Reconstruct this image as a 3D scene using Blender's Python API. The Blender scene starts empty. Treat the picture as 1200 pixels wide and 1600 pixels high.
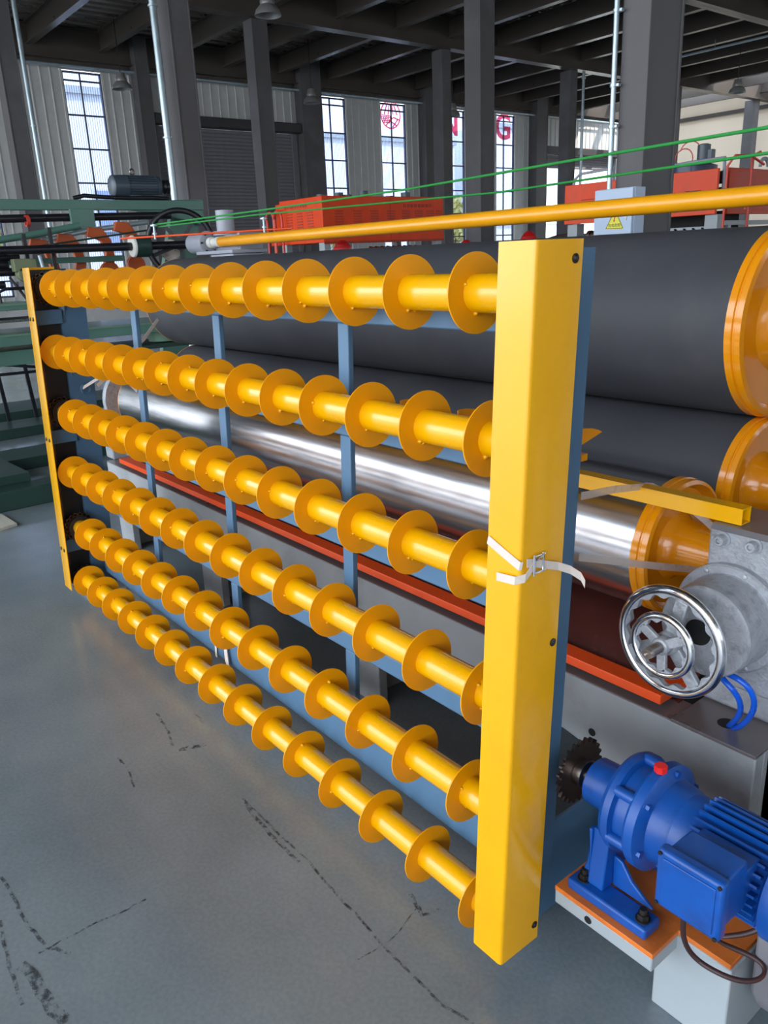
import bpy, bmesh, math, random
from mathutils import Vector, Matrix
random.seed(7)
C = bpy.context.scene.collection
SC = bpy.context.scene
PI = math.pi

# ------------------------------------------------------------------ camera
cam_d = bpy.data.cameras.new('camera'); cam = bpy.data.objects.new('camera', cam_d); C.objects.link(cam)
cam_d.sensor_fit = 'VERTICAL'; cam_d.sensor_height = 36.0; cam_d.sensor_width = 27.0
cam_d.lens = 36.0 * 1240.42 / 1600.0
cam_d.clip_start = 0.05; cam_d.clip_end = 400
right = Vector((0.6255926, 0.7790769, -0.0409111))
down = Vector((0.2149433, -0.2225336, -0.9509354))
fwd = Vector((-0.7499559, 0.5861041, -0.3066726))
m = Matrix((right, -down, -fwd)).transposed().to_4x4()
m.translation = Vector((0, 0, 1.6))
cam.matrix_world = m
SC.camera = cam

# ------------------------------------------------------------------ sky and exposure
w = bpy.data.worlds.new('overcast_sky'); SC.world = w; w.use_nodes = True
nt = w.node_tree; bgn = nt.nodes['Background']
tc = nt.nodes.new('ShaderNodeTexCoord'); sx = nt.nodes.new('ShaderNodeSeparateXYZ'); rp = nt.nodes.new('ShaderNodeValToRGB')
nt.links.new(tc.outputs['Generated'], sx.inputs[0]); nt.links.new(sx.outputs['Z'], rp.inputs[0])
rp.color_ramp.elements[0].position = 0.0; rp.color_ramp.elements[0].color = (0.86, 0.92, 1.0, 1)
rp.color_ramp.elements[1].position = 0.6; rp.color_ramp.elements[1].color = (0.70, 0.84, 1.0, 1)
nt.links.new(rp.outputs[0], bgn.inputs['Color'])
bgn.inputs['Strength'].default_value = 2.2
SC.view_settings.view_transform = 'Standard'; SC.view_settings.look = 'None'
SC.view_settings.gamma = 1.0; SC.view_settings.use_curve_mapping = False
SC.view_settings.exposure = 1.3

sun_d = bpy.data.lights.new('sun', 'SUN'); sun_d.energy = 2.6; sun_d.angle = 0.02; sun_d.color = (1.0, 0.93, 0.82)
sun = bpy.data.objects.new('sun', sun_d); C.objects.link(sun); sun.location = (20, 20, 30)
sun.rotation_euler = Vector((0.60, 0.36, 0.72)).to_track_quat('Z', 'Y').to_euler()
def portal(name, loc, rot, sx_, sy_):
    l = bpy.data.lights.new(name, 'AREA'); l.shape = 'RECTANGLE'; l.size = sx_; l.size_y = sy_
    l.cycles.is_portal = True
    o = bpy.data.objects.new(name, l); C.objects.link(o); o.location = loc; o.rotation_euler = rot
portal('bay_daylight', (-8, -9.5, 3.6), (-PI/2, 0, PI), 34, 7.4)
portal('side_daylight', (10.15, 13, 3.7), (0, PI/2, 0), 4.8, 44)

# ------------------------------------------------------------------ materials
def lin(r, g, b):
    f = lambda c: c/12.92/255 if c <= 10.3 else ((c/255+0.055)/1.055)**2.4
    return (f(r), f(g), f(b), 1)
MATS = {}
def mat(name, rgb, rough=0.5, metal=0.0, var=0.12, scale=6.0, bump=0.0, bscale=60.0, coat=0.0, stretch=(1,1,1), dirt=None, dirt_amt=0.0, dirt_scale=2.0, spec=0.5, rvar=0.1):
    if name in MATS: return MATS[name]
    mt = bpy.data.materials.new(name); mt.use_nodes = True; MATS[name] = mt
    n = mt.node_tree.nodes; L = mt.node_tree.links
    p = n['Principled BSDF']
    p.inputs['Metallic'].default_value = metal; p.inputs['Coat Weight'].default_value = coat
    p.inputs['Coat Roughness'].default_value = 0.12
    p.inputs['Specular IOR Level'].default_value = spec
    t = n.new('ShaderNodeTexCoord'); mp = n.new('ShaderNodeMapping'); mp.inputs['Scale'].default_value = stretch
    L.new(t.outputs['Object'], mp.inputs[0])
    nz = n.new('ShaderNodeTexNoise'); nz.inputs['Scale'].default_value = scale; nz.inputs['Detail'].default_value = 5
    L.new(mp.outputs[0], nz.inputs['Vector'])
    c = lin(*rgb)
    r = n.new('ShaderNodeValToRGB')
    r.color_ramp.elements[0].position = 0.3; r.color_ramp.elements[1].position = 0.7
    r.color_ramp.elements[0].color = tuple(max(0, x*(1-var)) for x in c[:3]) + (1,)
    r.color_ramp.elements[1].color = tuple(min(1, x*(1+var)) for x in c[:3]) + (1,)
    L.new(nz.outputs['Fac'], r.inputs[0])
    out = r.outputs[0]
    if dirt:
        n2 = n.new('ShaderNodeTexNoise'); n2.inputs['Scale'].default_value = dirt_scale; n2.inputs['Detail'].default_value = 8; n2.inputs['Roughness'].default_value = 0.65
        L.new(mp.outputs[0], n2.inputs['Vector'])
        r2 = n.new('ShaderNodeValToRGB'); r2.color_ramp.elements[0].position = 0.5; r2.color_ramp.elements[1].position = 0.72
        r2.color_ramp.elements[0].color = (0,0,0,1); r2.color_ramp.elements[1].color = (dirt_amt,)*3+(1,)
        L.new(n2.outputs['Fac'], r2.inputs[0])
        mx = n.new('ShaderNodeMix'); mx.data_type = 'RGBA'
        L.new(r2.outputs[0], mx.inputs['Factor']); L.new(out, mx.inputs[6]); mx.inputs[7].default_value = lin(*dirt)
        out = mx.outputs[2]
    L.new(out, p.inputs['Base Color'])
    mr = n.new('ShaderNodeMapRange'); mr.inputs['To Min'].default_value = max(0.02, rough-rvar); mr.inputs['To Max'].default_value = min(1, rough+rvar)
    L.new(nz.outputs['Fac'], mr.inputs['Value']); L.new(mr.outputs[0], p.inputs['Roughness'])
    if bump > 0:
        nb = n.new('ShaderNodeTexNoise'); nb.inputs['Scale'].default_value = bscale; nb.inputs['Detail'].default_value = 4
        L.new(mp.outputs[0], nb.inputs['Vector'])
        b = n.new('ShaderNodeBump'); b.inputs['Strength'].default_value = bump; b.inputs['Distance'].default_value = 0.01
        L.new(nb.outputs['Fac'], b.inputs['Height']); L.new(b.outputs[0], p.inputs['Normal'])
    return mt

YEL = mat('yellow_paint', (248, 178, 0), 0.22, var=0.03, coat=0.35, dirt=(170, 110, 10), dirt_amt=0.12, dirt_scale=7, bump=0.015, bscale=18)
YEL_SHADE = mat('shaded_disc_yellow', (246, 164, 0), 0.36, var=0.05, spec=0.35)  # same paint as the rollers, deepened to shade the disc faces
YELO = mat('orange_yellow_paint', (240, 150, 8), 0.18, var=0.05, coat=0.5)
YELP = mat('yellow_pipe_paint', (244, 165, 10), 0.35, var=0.06, coat=0.3)
RBLUE = mat('rack_blue_paint', (80, 116, 146), 0.45, var=0.08, dirt=(60, 80, 100), dirt_amt=0.4, dirt_scale=6)
MBLUE = mat('motor_blue_paint', (10, 80, 164), 0.42, var=0.14, coat=0.1, dirt=(40, 45, 80), dirt_amt=0.5, dirt_scale=7, bump=0.08, bscale=30)
BLACK = mat('black_guard_steel', (28, 27, 28), 0.5, var=0.3, dirt=(60, 52, 46), dirt_amt=0.4)
RUBBER = mat('black_roll_rubber', (62, 63, 68), 0.6, var=0.14, scale=3, dirt=(92, 90, 86), dirt_amt=0.3, dirt_scale=2.2, bump=0.02, bscale=40)
CHROME = mat('ground_steel', (205, 203, 205), 0.24, metal=1.0, var=0.12, scale=5, stretch=(1, 14, 14), rvar=0.07)
CHR2 = mat('polished_chrome', (225, 225, 228), 0.12, metal=1.0, var=0.06)
CAST = mat('silver_cast_paint', (168, 170, 175), 0.42, metal=0.25, var=0.12, scale=30, bump=0.25, bscale=140, rvar=0.1, dirt=(96, 98, 102), dirt_amt=0.55, dirt_scale=45)
BASEG = mat('grey_base_paint', (160, 162, 163), 0.5, var=0.12, scale=4, dirt=(105, 105, 105), dirt_amt=0.55, dirt_scale=3)
BASET = mat('grey_top_plate', (120, 112, 112), 0.3, var=0.15, scale=4, metal=0.2)
STAND = mat('pale_grey_paint', (164, 171, 174), 0.5, var=0.05, scale=3)
ORED = mat('orange_red_paint', (238, 82, 24), 0.35, var=0.08, coat=0.2)
OPLATE = mat('orange_plate_paint', (226, 120, 44), 0.45, var=0.1, dirt=(140, 66, 24), dirt_amt=0.6, dirt_scale=8)
OMACH = mat('orange_machine_paint', (228, 68, 10), 0.38, var=0.08, spec=0.3)
PAN = mat('brown_tray_steel', (92, 48, 42), 0.25, var=0.25, scale=4, metal=0.4)
RUST = mat('oily_dark_steel', (92, 78, 70), 0.4, metal=0.85, var=0.3, scale=12)
STEEL = mat('bare_steel', (150, 142, 138), 0.3, metal=1.0, var=0.2, scale=14)
GALV = mat('galvanised_pipe', (176, 192, 200), 0.32, metal=0.6, var=0.1)
BOLT = mat('dark_bolt_steel', (70, 66, 62), 0.4, metal=0.8, var=0.2)
COLG = mat('column_grey_paint', (94, 91, 92), 0.6, var=0.06, scale=1.2, dirt=(140, 142, 148), dirt_amt=0.25, dirt_scale=0.6)
BEAMG = mat('beam_grey_paint', (84, 77, 72), 0.32, var=0.08, scale=1)
DECK = mat('roof_deck_steel', (166, 156, 146), 0.28, metal=0.75, var=0.2, scale=0.5, stretch=(6, 0.5, 1))
WALLP = mat('wall_panel_grey', (205, 205, 203), 0.6, var=0.04)
CREAM = mat('cream_wall_paint', (236, 216, 192), 0.7, var=0.03, scale=0.5)
SHUT = mat('shutter_grey', (122, 119, 125), 0.6, var=0.06)
SHUTD = mat('shutter_hood_dark', (60, 58, 60), 0.5, var=0.1)
FRAMEM = mat('window_bar_paint', (84, 86, 104), 0.5, var=0.05)
GREEN = mat('machine_green_paint', (84, 124, 110), 0.4, var=0.08, scale=3, coat=0.1)
DGREEN = mat('dark_green_paint', (34, 62, 54), 0.5, var=0.12, scale=3)
LGREEN = mat('pale_green_paint', (104, 140, 118), 0.5, var=0.05)
BLKSH = mat('black_shaft_paint', (30, 30, 36), 0.3, var=0.2)
BLKW = mat('black_wheel_paint', (26, 26, 30), 0.35, var=0.2)
GEARG = mat('gearbox_grey_paint', (160, 162, 172), 0.38, var=0.06, coat=0.1)
MOTG = mat('dark_grey_motor_paint', (66, 78, 88), 0.4, var=0.1, coat=0.1)
OARM = mat('rust_orange_paint', (190, 84, 36), 0.5, var=0.12)
WHITE = mat('white_plastic', (226, 224, 214), 0.45, var=0.04)
CAB = mat('cabinet_pale_blue_paint', (186, 202, 224), 0.4, var=0.02)
SIGNY = mat('sign_yellow_film', (236, 226, 60), 0.4, var=0.02)
SIGNK = mat('sign_black_print', (40, 44, 20), 0.5, var=0.02)
SIGNR = mat('sign_red_print', (214, 70, 30), 0.5, var=0.02)
LETR = mat('red_letter_film', (232, 60, 90), 0.5, var=0.03)
for n_ in ('red_letter_film',):
    nn = MATS[n_].node_tree.nodes; ll = MATS[n_].node_tree.links; oo = nn['Material Output']
    ti = nn.new('ShaderNodeBsdfTransparent'); ti.inputs[0].default_value = (1.0, 0.34, 0.44, 1); mm = nn.new('ShaderNodeMixShader'); mm.inputs[0].default_value = 0.25
    ll.new(ti.outputs[0], mm.inputs[1]); ll.new(nn['Principled BSDF'].outputs[0], mm.inputs[2]); ll.new(mm.outputs[0], oo.inputs[0])
LETP = mat('pale_print', (240, 150, 120), 0.5, var=0.03)
DARK = mat('dark_recess', (18, 17, 17), 0.7, var=0.2)
REDC = mat('red_dome_plastic', (206, 26, 28), 0.3, var=0.06, coat=0.3)
REDP = mat('red_plug_plastic', (232, 40, 34), 0.35, var=0.04)
ROPE = mat('green_rope_fibre', (46, 150, 66), 0.5, var=0.1, scale=40)
HOSEB = mat('blue_hose_plastic', (16, 92, 214), 0.25, var=0.03)
HOSER = mat('red_hose_rubber', (214, 70, 52), 0.4, var=0.05)
CABLE = mat('brown_cable_rubber', (62, 40, 38), 0.45, var=0.1)
LAMPG = mat('lamp_grey_metal', (150, 150, 148), 0.4, metal=0.4, var=0.05)
FACADE = mat('white_facade_render', (226, 228, 232), 0.8, var=0.03, scale=0.3)
FWIN = mat('facade_window_glass', (150, 165, 190), 0.2, var=0.1, scale=0.4)
GROUND = mat('yard_concrete', (176, 172, 164), 0.8, var=0.08, scale=0.3)
LEAFM = mat('yellow_green_leaves', (196, 190, 110), 0.6, var=0.25, scale=2)
BARK = mat('tree_bark', (110, 92, 76), 0.8, var=0.2)
BOARD = mat('pale_wood_board', (206, 200, 184), 0.6, var=0.06, stretch=(1, 8, 8))
RIBB = mat('white_packing_ribbon', (228, 212, 200), 0.35, var=0.05, scale=40)
def clearish(name, rgb, alpha, rough):
    mt = mat(name, rgb, rough, var=0.03, scale=30)
    mt.node_tree.nodes['Principled BSDF'].inputs['Alpha'].default_value = alpha
    return mt
RIBT = clearish('thin_translucent_ribbon', (205, 190, 182), 0.62, 0.3)

# clear window panes: thin fluted sheet, mostly transparent with a faint gloss
GLASS = bpy.data.materials.new('fluted_clear_pane'); GLASS.use_nodes = True
n = GLASS.node_tree.nodes; L = GLASS.node_tree.links; n.clear()
o_ = n.new('ShaderNodeOutputMaterial'); tr = n.new('ShaderNodeBsdfTransparent'); gl = n.new('ShaderNodeBsdfGlossy'); mx = n.new('ShaderNodeMixShader')
tcn = n.new('ShaderNodeTexCoord'); wv = n.new('ShaderNodeTexWave'); wv.wave_type = 'BANDS'; wv.bands_direction = 'Y'; wv.inputs['Scale'].default_value = 4.6; wv.inputs['Distortion'].default_value = 0
rmp = n.new('ShaderNodeValToRGB'); rmp.color_ramp.elements[0].color = (0.40, 0.45, 0.60, 1); rmp.color_ramp.elements[1].color = (0.64, 0.68, 0.76, 1); rmp.color_ramp.elements[1].position = 0.5
L.new(tcn.outputs['Object'], wv.inputs[0]); L.new(wv.outputs[0], rmp.inputs[0]); L.new(rmp.outputs[0], tr.inputs[0])
gl.inputs['Roughness'].default_value = 0.15; mx.inputs[0].default_value = 0.06
L.new(tr.outputs[0], mx.inputs[1]); L.new(gl.outputs[0], mx.inputs[2]); L.new(mx.outputs[0], o_.inputs[0])

# floor: sealed grey concrete with worn patches, joints and scuffs
FLOORM = bpy.data.materials.new('sealed_grey_floor'); FLOORM.use_nodes = True
n = FLOORM.node_tree.nodes; L = FLOORM.node_tree.links; p = n['Principled BSDF']
t = n.new('ShaderNodeTexCoord')
def noise(scale, detail=6, rough=0.6, stretch=(1,1,1), rot=0.0):
    mp = n.new('ShaderNodeMapping'); mp.inputs['Scale'].default_value = stretch; mp.inputs['Rotation'].default_value = (0,0,rot)
    L.new(t.outputs['Object'], mp.inputs[0])
    q = n.new('ShaderNodeTexNoise'); q.inputs['Scale'].default_value = scale; q.inputs['Detail'].default_value = detail; q.inputs['Roughness'].default_value = rough
    L.new(mp.outputs[0], q.inputs['Vector']); return q.outputs['Fac']
def ramp(src, stops):
    r = n.new('ShaderNodeValToRGB'); cr = r.color_ramp
    while len(cr.elements) < len(stops): cr.elements.new(0.5)
    for e, (pos, col) in zip(cr.elements, stops): e.position = pos; e.color = col
    L.new(src, r.inputs[0]); return r.outputs[0]
def mixc(fac, a, b, mode='MIX'):
    q = n.new('ShaderNodeMix'); q.data_type = 'RGBA'; q.blend_type = mode
    if isinstance(fac, float): q.inputs['Factor'].default_value = fac
    else: L.new(fac, q.inputs['Factor'])
    for s, k in ((a, 6), (b, 7)):
        if isinstance(s, tuple): q.inputs[k].default_value = s
        else: L.new(s, q.inputs[k])
    return q.outputs[2]
base = ramp(noise(1.3, 4, 0.55), [(0.3, lin(115, 126, 133)), (0.7, lin(142, 152, 157))])
warm = ramp(noise(2.1, 3, 0.5, (0.5, 1.6, 1)), [(0.56, (0,0,0,1)), (0.74, (0.22,)*3+(1,))])
col = mixc(warm, base, lin(160, 152, 142))
fine = ramp(noise(90, 2, 0.5), [(0.35, (0.93,)*3+(1,)), (0.65, (1.05,)*3+(1,))])
col = mixc(1.0, col, fine, 'MULTIPLY')
scuff = ramp(noise(3.0, 10, 0.72, (0.35, 3.0, 1), 0.5), [(0.66, (0,0,0,1)), (0.72, (0.75,)*3+(1,))])
spots = ramp(noise(9.0, 8, 0.75), [(0.70, (0,0,0,1)), (0.76, (0.8,)*3+(1,))])
mask = ramp(noise(0.9, 2), [(0.52, (0,0,0,1)), (0.66, (1,1,1,1))])
sp = n.new('ShaderNodeMath'); sp.operation = 'MULTIPLY'; L.new(spots, sp.inputs[0]); L.new(mask, sp.inputs[1])
col = mixc(scuff, col, lin(74, 78, 80)); col = mixc(sp.outputs[0], col, lin(48, 48, 50))
L.new(col, p.inputs['Base Color'])
rr = n.new('ShaderNodeMapRange'); rr.inputs['To Min'].default_value = 0.12; rr.inputs['To Max'].default_value = 0.30
L.new(noise(1.7, 5, 0.6), rr.inputs['Value']); L.new(rr.outputs[0], p.inputs['Roughness'])
p.inputs['Specular IOR Level'].default_value = 0.45
bp = n.new('ShaderNodeBump'); bp.inputs['Strength'].default_value = 0.05; bp.inputs['Distance'].default_value = 0.02
L.new(noise(2.5, 3), bp.inputs['Height']); L.new(bp.outputs[0], p.inputs['Normal'])

# ------------------------------------------------------------------ mesh helpers
def ortho(a):
    a = Vector(a).normalized()
    b = Vector((0, 0, 1)) if abs(a.z) < 0.9 else Vector((0, 1, 0))
    u = a.cross(b).normalized(); return a, u, a.cross(u).normalized()
class MB:
    def __init__(s): s.v = []; s.f = []
    def add(s, vs, fs):
        k = len(s.v); s.v += [Vector(x) for x in vs]; s.f += [tuple(i+k for i in f) for f in fs]; return s
    def box(s, x0, x1, y0, y1, z0, z1):
        x0, x1 = sorted((x0, x1)); y0, y1 = sorted((y0, y1)); z0, z1 = sorted((z0, z1))
        return s.add([(x0,y0,z0),(x1,y0,z0),(x1,y1,z0),(x0,y1,z0),(x0,y0,z1),(x1,y0,z1),(x1,y1,z1),(x0,y1,z1)],
                     [(0,3,2,1),(4,5,6,7),(0,1,5,4),(1,2,6,5),(2,3,7,6),(3,0,4,7)])
    def beam(s, p0, p1, wd, ht, up=(0,0,1)):
        p0, p1 = Vector(p0), Vector(p1); a = (p1-p0).normalized(); upv = Vector(up)
        u = a.cross(upv).normalized(); v = u.cross(a).normalized()
        q = [p + u*(wd/2*i) + v*(ht/2*j) for p in (p0, p1) for i, j in ((-1,-1),(1,-1),(1,1),(-1,1))]
        return s.add(q, [(0,3,2,1),(4,5,6,7),(0,1,5,4),(1,2,6,5),(2,3,7,6),(3,0,4,7)])
    def lathe(s, org, axis, prof, n=32, closed=False, a0=0.0):
        org = Vector(org); a, u, v = ortho(axis); vs = []; fs = []
        for t, r in prof:
            for i in range(n):
                th = a0 + 2*PI*i/n; vs.append(org + a*t + (u*math.cos(th) + v*math.sin(th))*r)
        m_ = len(prof)
        for j in range(m_-1 if not closed else m_):
            j2 = (j+1) % m_
            for i in range(n):
                i2 = (i+1) % n; fs.append((j*n+i, j*n+i2, j2*n+i2, j2*n+i))
        if not closed:
            if prof[0][1] > 1e-6: fs.append(tuple(reversed(range(n))))
            if prof[-1][1] > 1e-6: fs.append(tuple((m_-1)*n+i for i in range(n)))
        return s.add(vs, fs)
    def cyl(s, p0, p1, r, r1=None, n=20):
        d = Vector(p1)-Vector(p0); return s.lathe(p0, d, [(0, r), (d.length, r if r1 is None else r1)], n)
    def ring(s, org, axis, t0, t1, ri, ro, n=32): return s.lathe(org, axis, [(t0,ri),(t0,ro),(t1,ro),(t1,ri)], n, True)
    def torus(s, org, axis, R, r, n=48, m_=12, a0=0, a1=2*PI):
        return s.lathe(org, axis, [(r*math.sin(2*PI*j/m_), R + r*math.cos(2*PI*j/m_)) for j in range(m_)], n, True)
    def tube(s, pts, r, n=10, caps=True):
        P = [Vector(x) for x in pts]; vs = []; fs = []; u = None
        for i, q in enumerate(P):
            tdir = ((P[min(i+1, len(P)-1)]-P[max(i-1, 0)])).normalized()
            if u is None: _, u, _ = ortho(tdir)
            u = (u - tdir*u.dot(tdir)).normalized(); v = tdir.cross(u)
            for k in range(n):
                th = 2*PI*k/n; vs.append(q + (u*math.cos(th)+v*math.sin(th))*r)
        for j in range(len(P)-1):
            for k in range(n): k2 = (k+1) % n; fs.append((j*n+k, j*n+k2, (j+1)*n+k2, (j+1)*n+k))
        if caps: fs.append(tuple(reversed(range(n)))); fs.append(tuple((len(P)-1)*n+k for k in range(n)))
        return s.add(vs, fs)
    def prism(s, poly, ax, a0, a1):
        # poly: list of 2-D points in the plane normal to axis ax ('x': (y,z), 'y': (x,z), 'z': (x,y))
        f = {'x': lambda q, a: (a, q[0], q[1]), 'y': lambda q, a: (q[0], a, q[1]), 'z': lambda q, a: (q[0], q[1], a)}[ax]
        k = len(poly); vs = [f(q, a0) for q in poly] + [f(q, a1) for q in poly]
        fs = [tuple(reversed(range(k))), tuple(k+i for i in range(k))] + [(i, (i+1) % k, k+(i+1) % k, k+i) for i in range(k)]
        return s.add(vs, fs)
    def strip(s, pts, side, wd, th=0.0008):
        # flat ribbon through pts, wd across along `side` (a vector or one per point)
        P = [Vector(x) for x in pts]; k = len(P)
        S = [Vector(x).normalized() for x in side] if isinstance(side, list) else [Vector(side).normalized()]*k
        vs = []; fs = []
        for i in range(k):
            tdir = (P[min(i+1, k-1)]-P[max(i-1, 0)]).normalized(); nn = tdir.cross(S[i]).normalized()*th
            a = S[i]*wd/2
            vs += [P[i]-a-nn, P[i]+a-nn, P[i]+a+nn, P[i]-a+nn]
        for i in range(k-1):
            b = 4*i
            for j in range(4): j2 = (j+1) % 4; fs.append((b+j, b+j2, b+4+j2, b+4+j))
        fs += [(3,2,1,0), (4*k-4, 4*k-3, 4*k-2, 4*k-1)]
        return s.add(vs, fs)
    def map(s, fn): s.v = [Vector(fn(x)) for x in s.v]; return s
def mesh_of(mb, name, material, org, smooth=True, ang=40):
    me = bpy.data.meshes.new(name)
    me.from_pydata([tuple(x-org) for x in mb.v], [], mb.f); me.update()
    bm_ = bmesh.new(); bm_.from_mesh(me); bmesh.ops.recalc_face_normals(bm_, faces=bm_.faces); bm_.to_mesh(me); bm_.free()
    if smooth:
        me.shade_smooth(); me.set_sharp_from_angle(angle=math.radians(ang))
    me.materials.append(material); return me
def origin(o): 
    v = Vector((0,0,0))
    while o is not None: v += o.location; o = o.parent
    return v
def part(name, mb, material, parent=None, bevel=0.0, smooth=True, ang=40, label=None, kind=None):
    org = origin(parent) if parent else Vector((0,0,0))
    me = mesh_of(mb, name, material, org, smooth, ang)
    o = bpy.data.objects.new(name, me); C.objects.link(o); o.parent = parent
    if bevel:
        b = o.modifiers.new('bevel', 'BEVEL'); b.width = bevel; b.segments = 2; b.limit_method = 'ANGLE'; b.angle_limit = math.radians(50)
        b.harden_normals = False
    if label: o['label'] = label
    if kind: o['kind'] = kind
    return o
def put(name, mesh, parent, loc=(0,0,0)):
    o = bpy.data.objects.new(name, mesh); C.objects.link(o); o.parent = parent; o.location = loc; return o
def tag(o, label, cat=None, group=None):
    o['label'] = label
    if cat: o['category'] = cat
    if group: o['group'] = group
    return o
def thing(name, loc, label, cat, group=None):
    o = bpy.data.objects.new(name, None); C.objects.link(o); o.location = loc; o.empty_display_size = 0.1
    return tag(o, label, cat, group)
def struct(name, mb, material, parent=None, **k):
    o = part(name, mb, material, parent, **k); o['kind'] = 'structure'; return o
def arc(c, r, a0, a1, n, u=(1,0,0), v=(0,0,1)):
    c, u, v = Vector(c), Vector(u), Vector(v)
    return [c + u*(r*math.cos(a0+(a1-a0)*i/n)) + v*(r*math.sin(a0+(a1-a0)*i/n)) for i in range(n+1)]
def hexbolt(mb, p, axis, r, h):
    a = Vector(axis).normalized(); p = Vector(p)
    mb.lathe(p, a, [(0, r*1.35), (h*0.2, r*1.35), (h*0.2, r*1.3)], 16)
    mb.lathe(p + a*h*0.2, a, [(0, r), (h*0.8, r)], 6)

# ================================================================== SETTING
WX = -25.25
fl = struct('floor', MB().box(-25.6, 10.3, -10, 37.3, -0.2, 0), FLOORM)
part('joint', MB().box(-25.2, 10, -0.003, 0.003, 0.0, 0.0006).box(-25.2, 10, 5.997, 6.003, 0.0, 0.0006).box(-2.7, -2.695, -9.9, 0.3, 0, 0.0006).box(-9.003, -8.997, -9.9, 36, 0, 0.0006), mat('joint_filler', (78, 82, 86), 0.6), fl)
SCUFF = mat('dark_scuff', (58, 64, 68), 0.5, var=0.2, scale=20)
nn = SCUFF.node_tree.nodes; ll = SCUFF.node_tree.links
q1 = nn.new('ShaderNodeTexCoord'); q2 = nn.new('ShaderNodeTexNoise'); q2.inputs['Scale'].default_value = 38; q2.inputs['Detail'].default_value = 6; q2.inputs['Roughness'].default_value = 0.75
q3 = nn.new('ShaderNodeMapRange'); q3.inputs['From Min'].default_value = 0.46; q3.inputs['From Max'].default_value = 0.62; q3.inputs['To Max'].default_value = 0.5
ll.new(q1.outputs['Object'], q2.inputs['Vector']); ll.new(q2.outputs['Fac'], q3.inputs['Value']); ll.new(q3.outputs[0], nn['Principled BSDF'].inputs['Alpha'])
for pts, wd in (([(-1.96, 0.916), (-1.756, 0.914), (-1.59, 0.917), (-1.394, 0.907), (-1.224, 0.899), (-1.015, 0.897), (-0.936, 0.918)], 0.012),
                ([(-1.93, 0.905), (-1.756, 0.895), (-1.6, 0.897)], 0.02), ([(-2.608, 0.915), (-2.478, 0.9), (-2.368, 0.869)], 0.016),
                ([(-2.331, 0.876), (-2.315, 0.917), (-2.299, 0.963)], 0.035), ([(-2.438, 0.697), (-2.353, 0.701), (-2.238, 0.678)], 0.012),
                ([(-1.755, 0.517), (-1.758, 0.448), (-1.768, 0.352), (-1.766, 0.241)], 0.009), ([(-2.108, 0.237), (-1.979, 0.245), (-1.866, 0.246), (-1.761, 0.27), (-1.713, 0.302)], 0.016),
                ([(-1.938, 0.194), (-1.774, 0.176), (-1.642, 0.17)], 0.016), ([(-1.76, 0.20), (-1.69, 0.214), (-1.60, 0.216), (-1.53, 0.232)], 0.05),
                ([(-1.233, 0.827), (-1.226, 0.921), (-1.26, 1.034)], 0.006), ([(-1.31, 1.056), (-1.234, 1.032), (-1.217, 1.083)], 0.02)):
    rr2 = random.Random(len(pts)); mbs = MB(); prv = None
    fine_ = []
    for (xa, ya), (xb, yb) in zip(pts[:-1], pts[1:]):
        for t_ in (0, .25, .5, .75): fine_.append((xa+(xb-xa)*t_+rr2.uniform(-.003, .003), ya+(yb-ya)*t_+rr2.uniform(-.003, .003)))
    fine_.append(pts[-1])
    mbs.strip([(x, y, 0.0008) for x, y in fine_], [(-(fine_[min(i+1, len(fine_)-1)][1]-fine_[max(i-1, 0)][1]), fine_[min(i+1, len(fine_)-1)][0]-fine_[max(i-1, 0)][0], 0) for i in range(len(fine_))], wd*0.55, 0.0003)
    part('scuff_mark', mbs, SCUFF, fl, smooth=False)
struct('ground', MB().box(-90, 60, -70, 110, -0.4, -0.21), GROUND)

# roof: ribbed deck, girders along Y, beams along X every 2 m
dk = MB(); x = -25.6; prof = []
while x < 10.3:
    prof += [(x, 8.02), (x+0.18, 8.02), (x+0.22, 8.08), (x+0.36, 8.08)]; x += 0.4
top = [(prof[-1][0], 8.2), (prof[0][0], 8.2)]
dk.prism(prof+top, 'y', -10, 32.6).prism(prof+top, 'y', 36.4, 37.3)
roof = struct('ceiling', dk, DECK, smooth=False)
def ibeam_x(x0, x1, y, zb, zt, fw, ft=0.022, wt=0.014):
    return MB().box(x0, x1, y-fw/2, y+fw/2, zb, zb+ft).box(x0, x1, y-wt/2, y+wt/2, zb, zt).box(x0, x1, y-fw/2, y+fw/2, zt-ft, zt)
def ibeam_y(y0, y1, x, zb, zt, fw, ft=0.025, wt=0.016):
    return MB().box(x-fw/2, x+fw/2, y0, y1, zb, zb+ft).box(x-wt/2, x+wt/2, y0, y1, zb, zt).box(x-fw/2, x+fw/2, y0, y1, zt-ft, zt)
GX = [WX+0.15, -19.0, -12.6, -6.2, 0.2]
for i, gx in enumerate(GX):
    part('girder', ibeam_y(-9.8, 37, gx, 7.22, 8.02, 0.32), BEAMG, roof, smooth=False)
for i in range(4):
    x0, x1 = GX[i]+0.01, GX[i+1]-0.01
    me = None
    for k in range(1, 19):
        y = 2.0*k
        if me is None:
            o = part('roof_beam', ibeam_x(x0, x1, 0, 7.5, 8.02, 0.2), BEAMG, roof, smooth=False); me = o.data; o.location = (0, y, 0)
        else: put('roof_beam', me, roof, (0, y, 0))
# bright steel bracing pipe hung under the beams on the right
pp = MB().cyl((-18.6, 25.9, 7.36), (-9, 25.9, 7.36), 0.035, n=10)
for xx in (-17.5, -15.3, -13.2): pp.cyl((xx, 25.9, 7.38), (xx, 25.9, 7.6), 0.012, n=6)
part('hung_pipe', pp, GALV, roof)

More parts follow.
